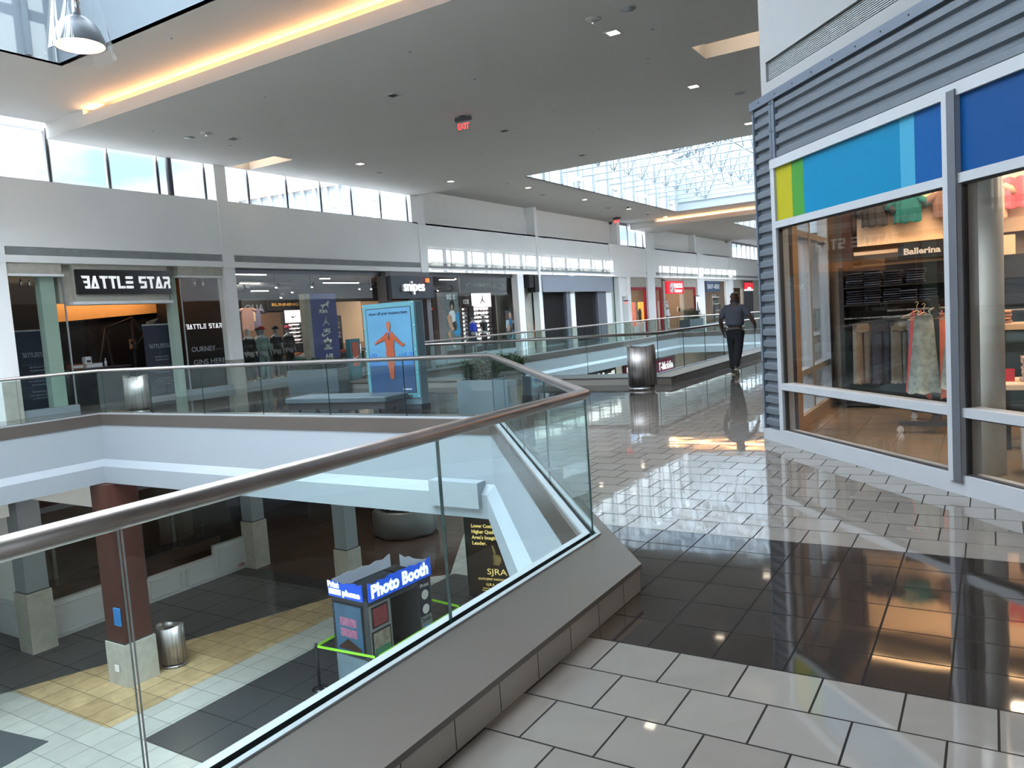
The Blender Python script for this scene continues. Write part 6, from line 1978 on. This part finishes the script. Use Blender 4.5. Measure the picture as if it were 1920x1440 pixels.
# long side header faces local +x
SX = Matrix.Translation((bw,0,0)) @ Matrix.Rotation(PI/2, 4, 'Z')
h2 = MB().plate(wavy(.06,bl-.02,bh-.08,bh+.34,12), -.06, -.03).tf(SX).build('side_header', 'boothblue', pb)
t_ = text('lettering', 'Photo Booth', .27, 'whiteglow', h2, bl/2, bh+.0, y=-.07, w=bl*.88, bold=.02)
t_.data.transform(SX)
h3 = MB().plate(wavy(.1,bl-.15,bh-.0,bh+.30,8), 0, .03).tf(Matrix.Translation((0.02,0,0)) @ Matrix.Rotation(PI/2,4,'Z')).build('back_header', 'frost', pb)
MB().plate(wavy(.2,bw-.05,bh,bh+.28,6), bl-.03, bl).build('end_header', 'frost', pb)
def scr(T, x0, x1, z0, z1, m, nm='screen', y=-.02, fr=.035):
    MB().box(x0-fr,x1+fr,y,0,z0-fr,z1+fr).tf(T).build(nm+'_frame', 'black', pb)
    return MB().box(x0,x1,y-.008,y,z0,z1).tf(T).build(nm, m, pb)
I4 = Matrix.Identity(4)
s1 = scr(I4, .14, bw-.14, .82, 1.86, paint('screen blue', C(60,92,120), .2, var=.2, scale=2, emis=C(70,110,140), es=.12), 'front_screen')
M['scrpink'] = paint('screen pink photos', C(170,110,140), .3, var=.3, scale=12)
for z in (1.40, 1.16): MB().box(.30,.80,-.034,-.028,z,z+.18).build('photo_strip', 'scrpink', s1)
MB().plate([(.2,.9),(.5,1.12),(.9,.95),(.9,.88),(.2,.88)], -.034, -.028).build('photo_strip', 'wood', s1)
MB().box(.08,bw-.08,-.012,0,.10,.72).build('lower_panel', paint('pale blue panel', C(130,148,160), .4), pb)
MB().box(.06,.68,-.014,0,.05,1.88).tf(SX).build('side_panel', paint('silver panel', C(150,150,152), .4, .3), pb)
scr(SX, .16, .56, 1.42, 1.80, paint('maroon screen', C(110,50,56), .3, var=.3, scale=9, emis=C(110,50,56), es=.2), 'small_screen', -.03)
s2 = scr(SX, .12, .60, .62, 1.28, paint('photo collage', C(150,140,128), .3, var=.35, scale=8), 'sample_poster', -.03)
MB().box(.13,.59,-.044,-.038,.62,.76).tf(SX).build('price_strip', 'red', s2); MB().box(.13,.59,-.044,-.038,.76,.95).tf(SX).build('green_band', paint('green band', C(70,130,96), .4), s2)
MB().box(bl-.40,bl-.06,-.014,0,1.10,1.92).tf(SX).build('column_panel', paint('navy panel', C(30,38,66), .4), pb)
MB().box(bl-.40,bl-.06,-.014,0,.10,1.10).tf(SX).build('column_panel', 'alu', pb)
for z, m in ((1.58,'white'),(1.25,'white'),(.78,'boothblue'),(.45,'boothblue')):
    MB().lathe([(.11,0),(.11,.006)], 20).tf(SX @ Matrix.Translation((bl-.23,-.014,z)) @ Matrix.Rotation(PI/2,4,'X')).build('round_icon', m, pb)
t_ = text('lettering', 'Print', .09, 'letter', pb, bl-.23, 1.76, y=-.018, w=.28); t_.data.transform(SX)
t_ = text('lettering', 'Smile', .09, paint('navy ink', C(30,38,66), .5), pb, bl-.23, .97, y=-.018, w=.28); t_.data.transform(SX)
# stanchions and the green belts
SP = [(-12.38,11.15),(-10.75,11.25),(-10.75,14.2),(-12.5,14.4)]
s0 = None
names = ['black belt post at the near left corner of the photo booth','black belt post at the near right corner of the photo booth','black belt post at the far right corner of the photo booth','black belt post hidden behind the photo booth']
for k, (x, y) in enumerate(SP):
    if s0 is None:
        s0 = thing('belt_post', names[0], 'barrier post', (x, y, ZL))
        MB().tube([(0,0,.02),(0,0,1.0)], .032, 12).build('post', 'black', s0); MB().lathe([(.17,0),(.17,.02),(.04,.05)], 24).build('base', 'blackgloss', s0); MB().lathe([(.038,.93),(.038,1.02)], 12).build('head', 'char', s0)
    else: dup(s0, (x, y, ZL), 0, names[k])
M['lime'] = paint('lime green belt', C(150,220,60), .5, emis=C(150,230,50), es=.12)
for k, (i, j) in enumerate([(0,1),(1,2),(2,3),(3,0)]):
    a = Vector((SP[i][0],SP[i][1],0)); b_ = Vector((SP[j][0],SP[j][1],0)); L = (b_-a).length
    o = tag(MB().bar((.035,0,.955),(L-.035,0,.955),.006,.055).build('barrier_belt', 'lime', loc=(a.x,a.y,ZL), rz=math.atan2((b_-a).y,(b_-a).x)),
        ['lime green belt across the narrow front of the photo booth','lime green belt along the open long side of the photo booth','lime green belt across the far end of the photo booth','lime green belt behind the photo booth'][k], 'barrier belt')
# ---- clinic advertisement stand
sj = thing('poster_stand', 'dark green freestanding poster stand with gold SJRA clinic advertisement downstairs', 'poster stand', (-11.75, 17.0, ZL), math.radians(10))
M['dkgreen'] = paint('dark green frame', C(40,54,50), .35)
MB().bbox(-.64,.64,-.0,.35,0,2.36,.05).build('housing', 'dkgreen', sj)
MB().bbox(-.70,.70,-.06,.0,.08,2.42,.03).build('frame', 'dkgreen', sj)
pp = MB().box(-.56,.56,-.075,-.06,.16,2.26).build('poster', paint('dark brown poster', C(44,34,26), .4, emis=C(44,34,26), es=.2), sj)
M['goldlet'] = paint('gold lettering', C(226,200,120), .4, emis=C(226,200,120), es=.5)
for k, t in enumerate(['Lower Costs,','Higher Quality.',"Area's Imaging",'Leader.']): text('lettering', t, .095, 'goldlet', pp, -.46, 2.04-.16*k, y=-.08, align='LEFT', bold=.003, w=[.66,.80,.80,.42][k])
text('lettering', 'SJRA', .17, 'goldlet', pp, .22, .74, y=-.08, w=.58)
text('lettering', 'SOUTH JERSEY RADIOLOGY', .055, 'goldlet', pp, .08, .58, y=-.08, w=.86)
text('lettering', 'SJRA.COM', .07, 'goldlet', pp, .16, .42, y=-.08, w=.56, space=1.3)
text('lettering', 'Offices located in Cherry Hill,', .03, 'goldlet', pp, .08, .33, y=-.08, w=.62)
text('lettering', 'Voorhees, Haddonfield and more', .03, 'goldlet', pp, .08, .27, y=-.08, w=.66)
mb = MB()      # thumbs-up hand
mb.ball((.26,-.08,1.16), .13, 14, 1.2)
for k in range(4): mb.tube([(.14,-.10,1.26-.075*k),(.22,-.16,1.27-.075*k),(.33,-.14,1.26-.075*k)], .04, 8)
mb.tube([(.20,-.10,1.28),(.17,-.12,1.42),(.13,-.11,1.55)], [.045,.04,.028], 8)
mb.tf(Matrix.Translation((0,-.03,0)) @ Matrix.Scale(.35,4,(0,1,0))).build('thumb_up_picture', paint('sepia hand', C(206,176,110), .5), pp)
# ---- dark floor mat
tag(MB().bbox(-.85,.85,-.6,.6,0,.012,.004).build('floor_mat', 'mat', loc=(-16.6,6.55,ZL+.002), rz=.15), 'dark grey floor mat at the bottom left of the lower floor', 'mat')
# ---- lower signs seen through the farther opening
o = wthing('shop_sign', 'magenta framed white T-Mobile sign on the lower shop front', 'sign', -20.75, 54.6)
MB().box(-1.75,1.7,-.06,0,-3.05,-2.1).build('board', paint('magenta sign', C(170,30,110), .4), o)
text('lettering', 'T-Mobile', .55, 'whiteglow', o, .15, -2.85, y=-.075, w=3.0, bold=.03)
struct('wall_shop_lower', MB().box(-20.84,-20.76,50.5,57,-3.3,-1.0), 'fascia')
o = wthing('shop_sign', 'black sign board with white script letters seen low behind the litter bin', 'sign', -20.75, 44.2)
MB().box(-2.4,1.6,-.06,0,-2.75,-1.9).build('board', 'black', o)
text('lettering', 'deli & grill', .42, 'whiteglow', o, -.3, -2.5, y=-.075, w=3.3, bold=.02)
o = wthing('shop_sign', 'dark maroon sign board with white letters ending in ile behind the litter bin', 'sign', -20.75, 48.9)
MB().box(-1.9,2.1,-.06,0,-2.75,-1.75).build('board', paint('maroon sign', C(96,20,50), .4), o)
text('lettering', 'mobile', .5, 'whiteglow', o, .1, -2.45, y=-.075, w=3.0, bold=.02)
o = thing('strip_light', 'warm white strip light in the lower mall past the magenta sign', 'ceiling light', (-18.5, 60.5, -1.6))
MB().box(-.1,.1,-1.5,1.5,0,.06).build('housing', 'white', o); MB().box(-.09,.09,-1.45,1.45,-.02,0).build('tube', 'warmwhite', o)
for (x, y, e) in [(-19,12,22),(-19,20,22),(-12,22,16),(-14,30,30),(-17.5,46,60),(-17.5,55,60)]:  # the last two are added to brighten the dark wall behind the signs
    d = bpy.data.lights.new('lower_area_light', 'AREA'); d.size = 1.2; d.energy = e; d.color = (1,.88,.75)
    l = bpy.data.objects.new('lower_area_light', d); COL.objects.link(l); l.location = (x, y, -1.5)
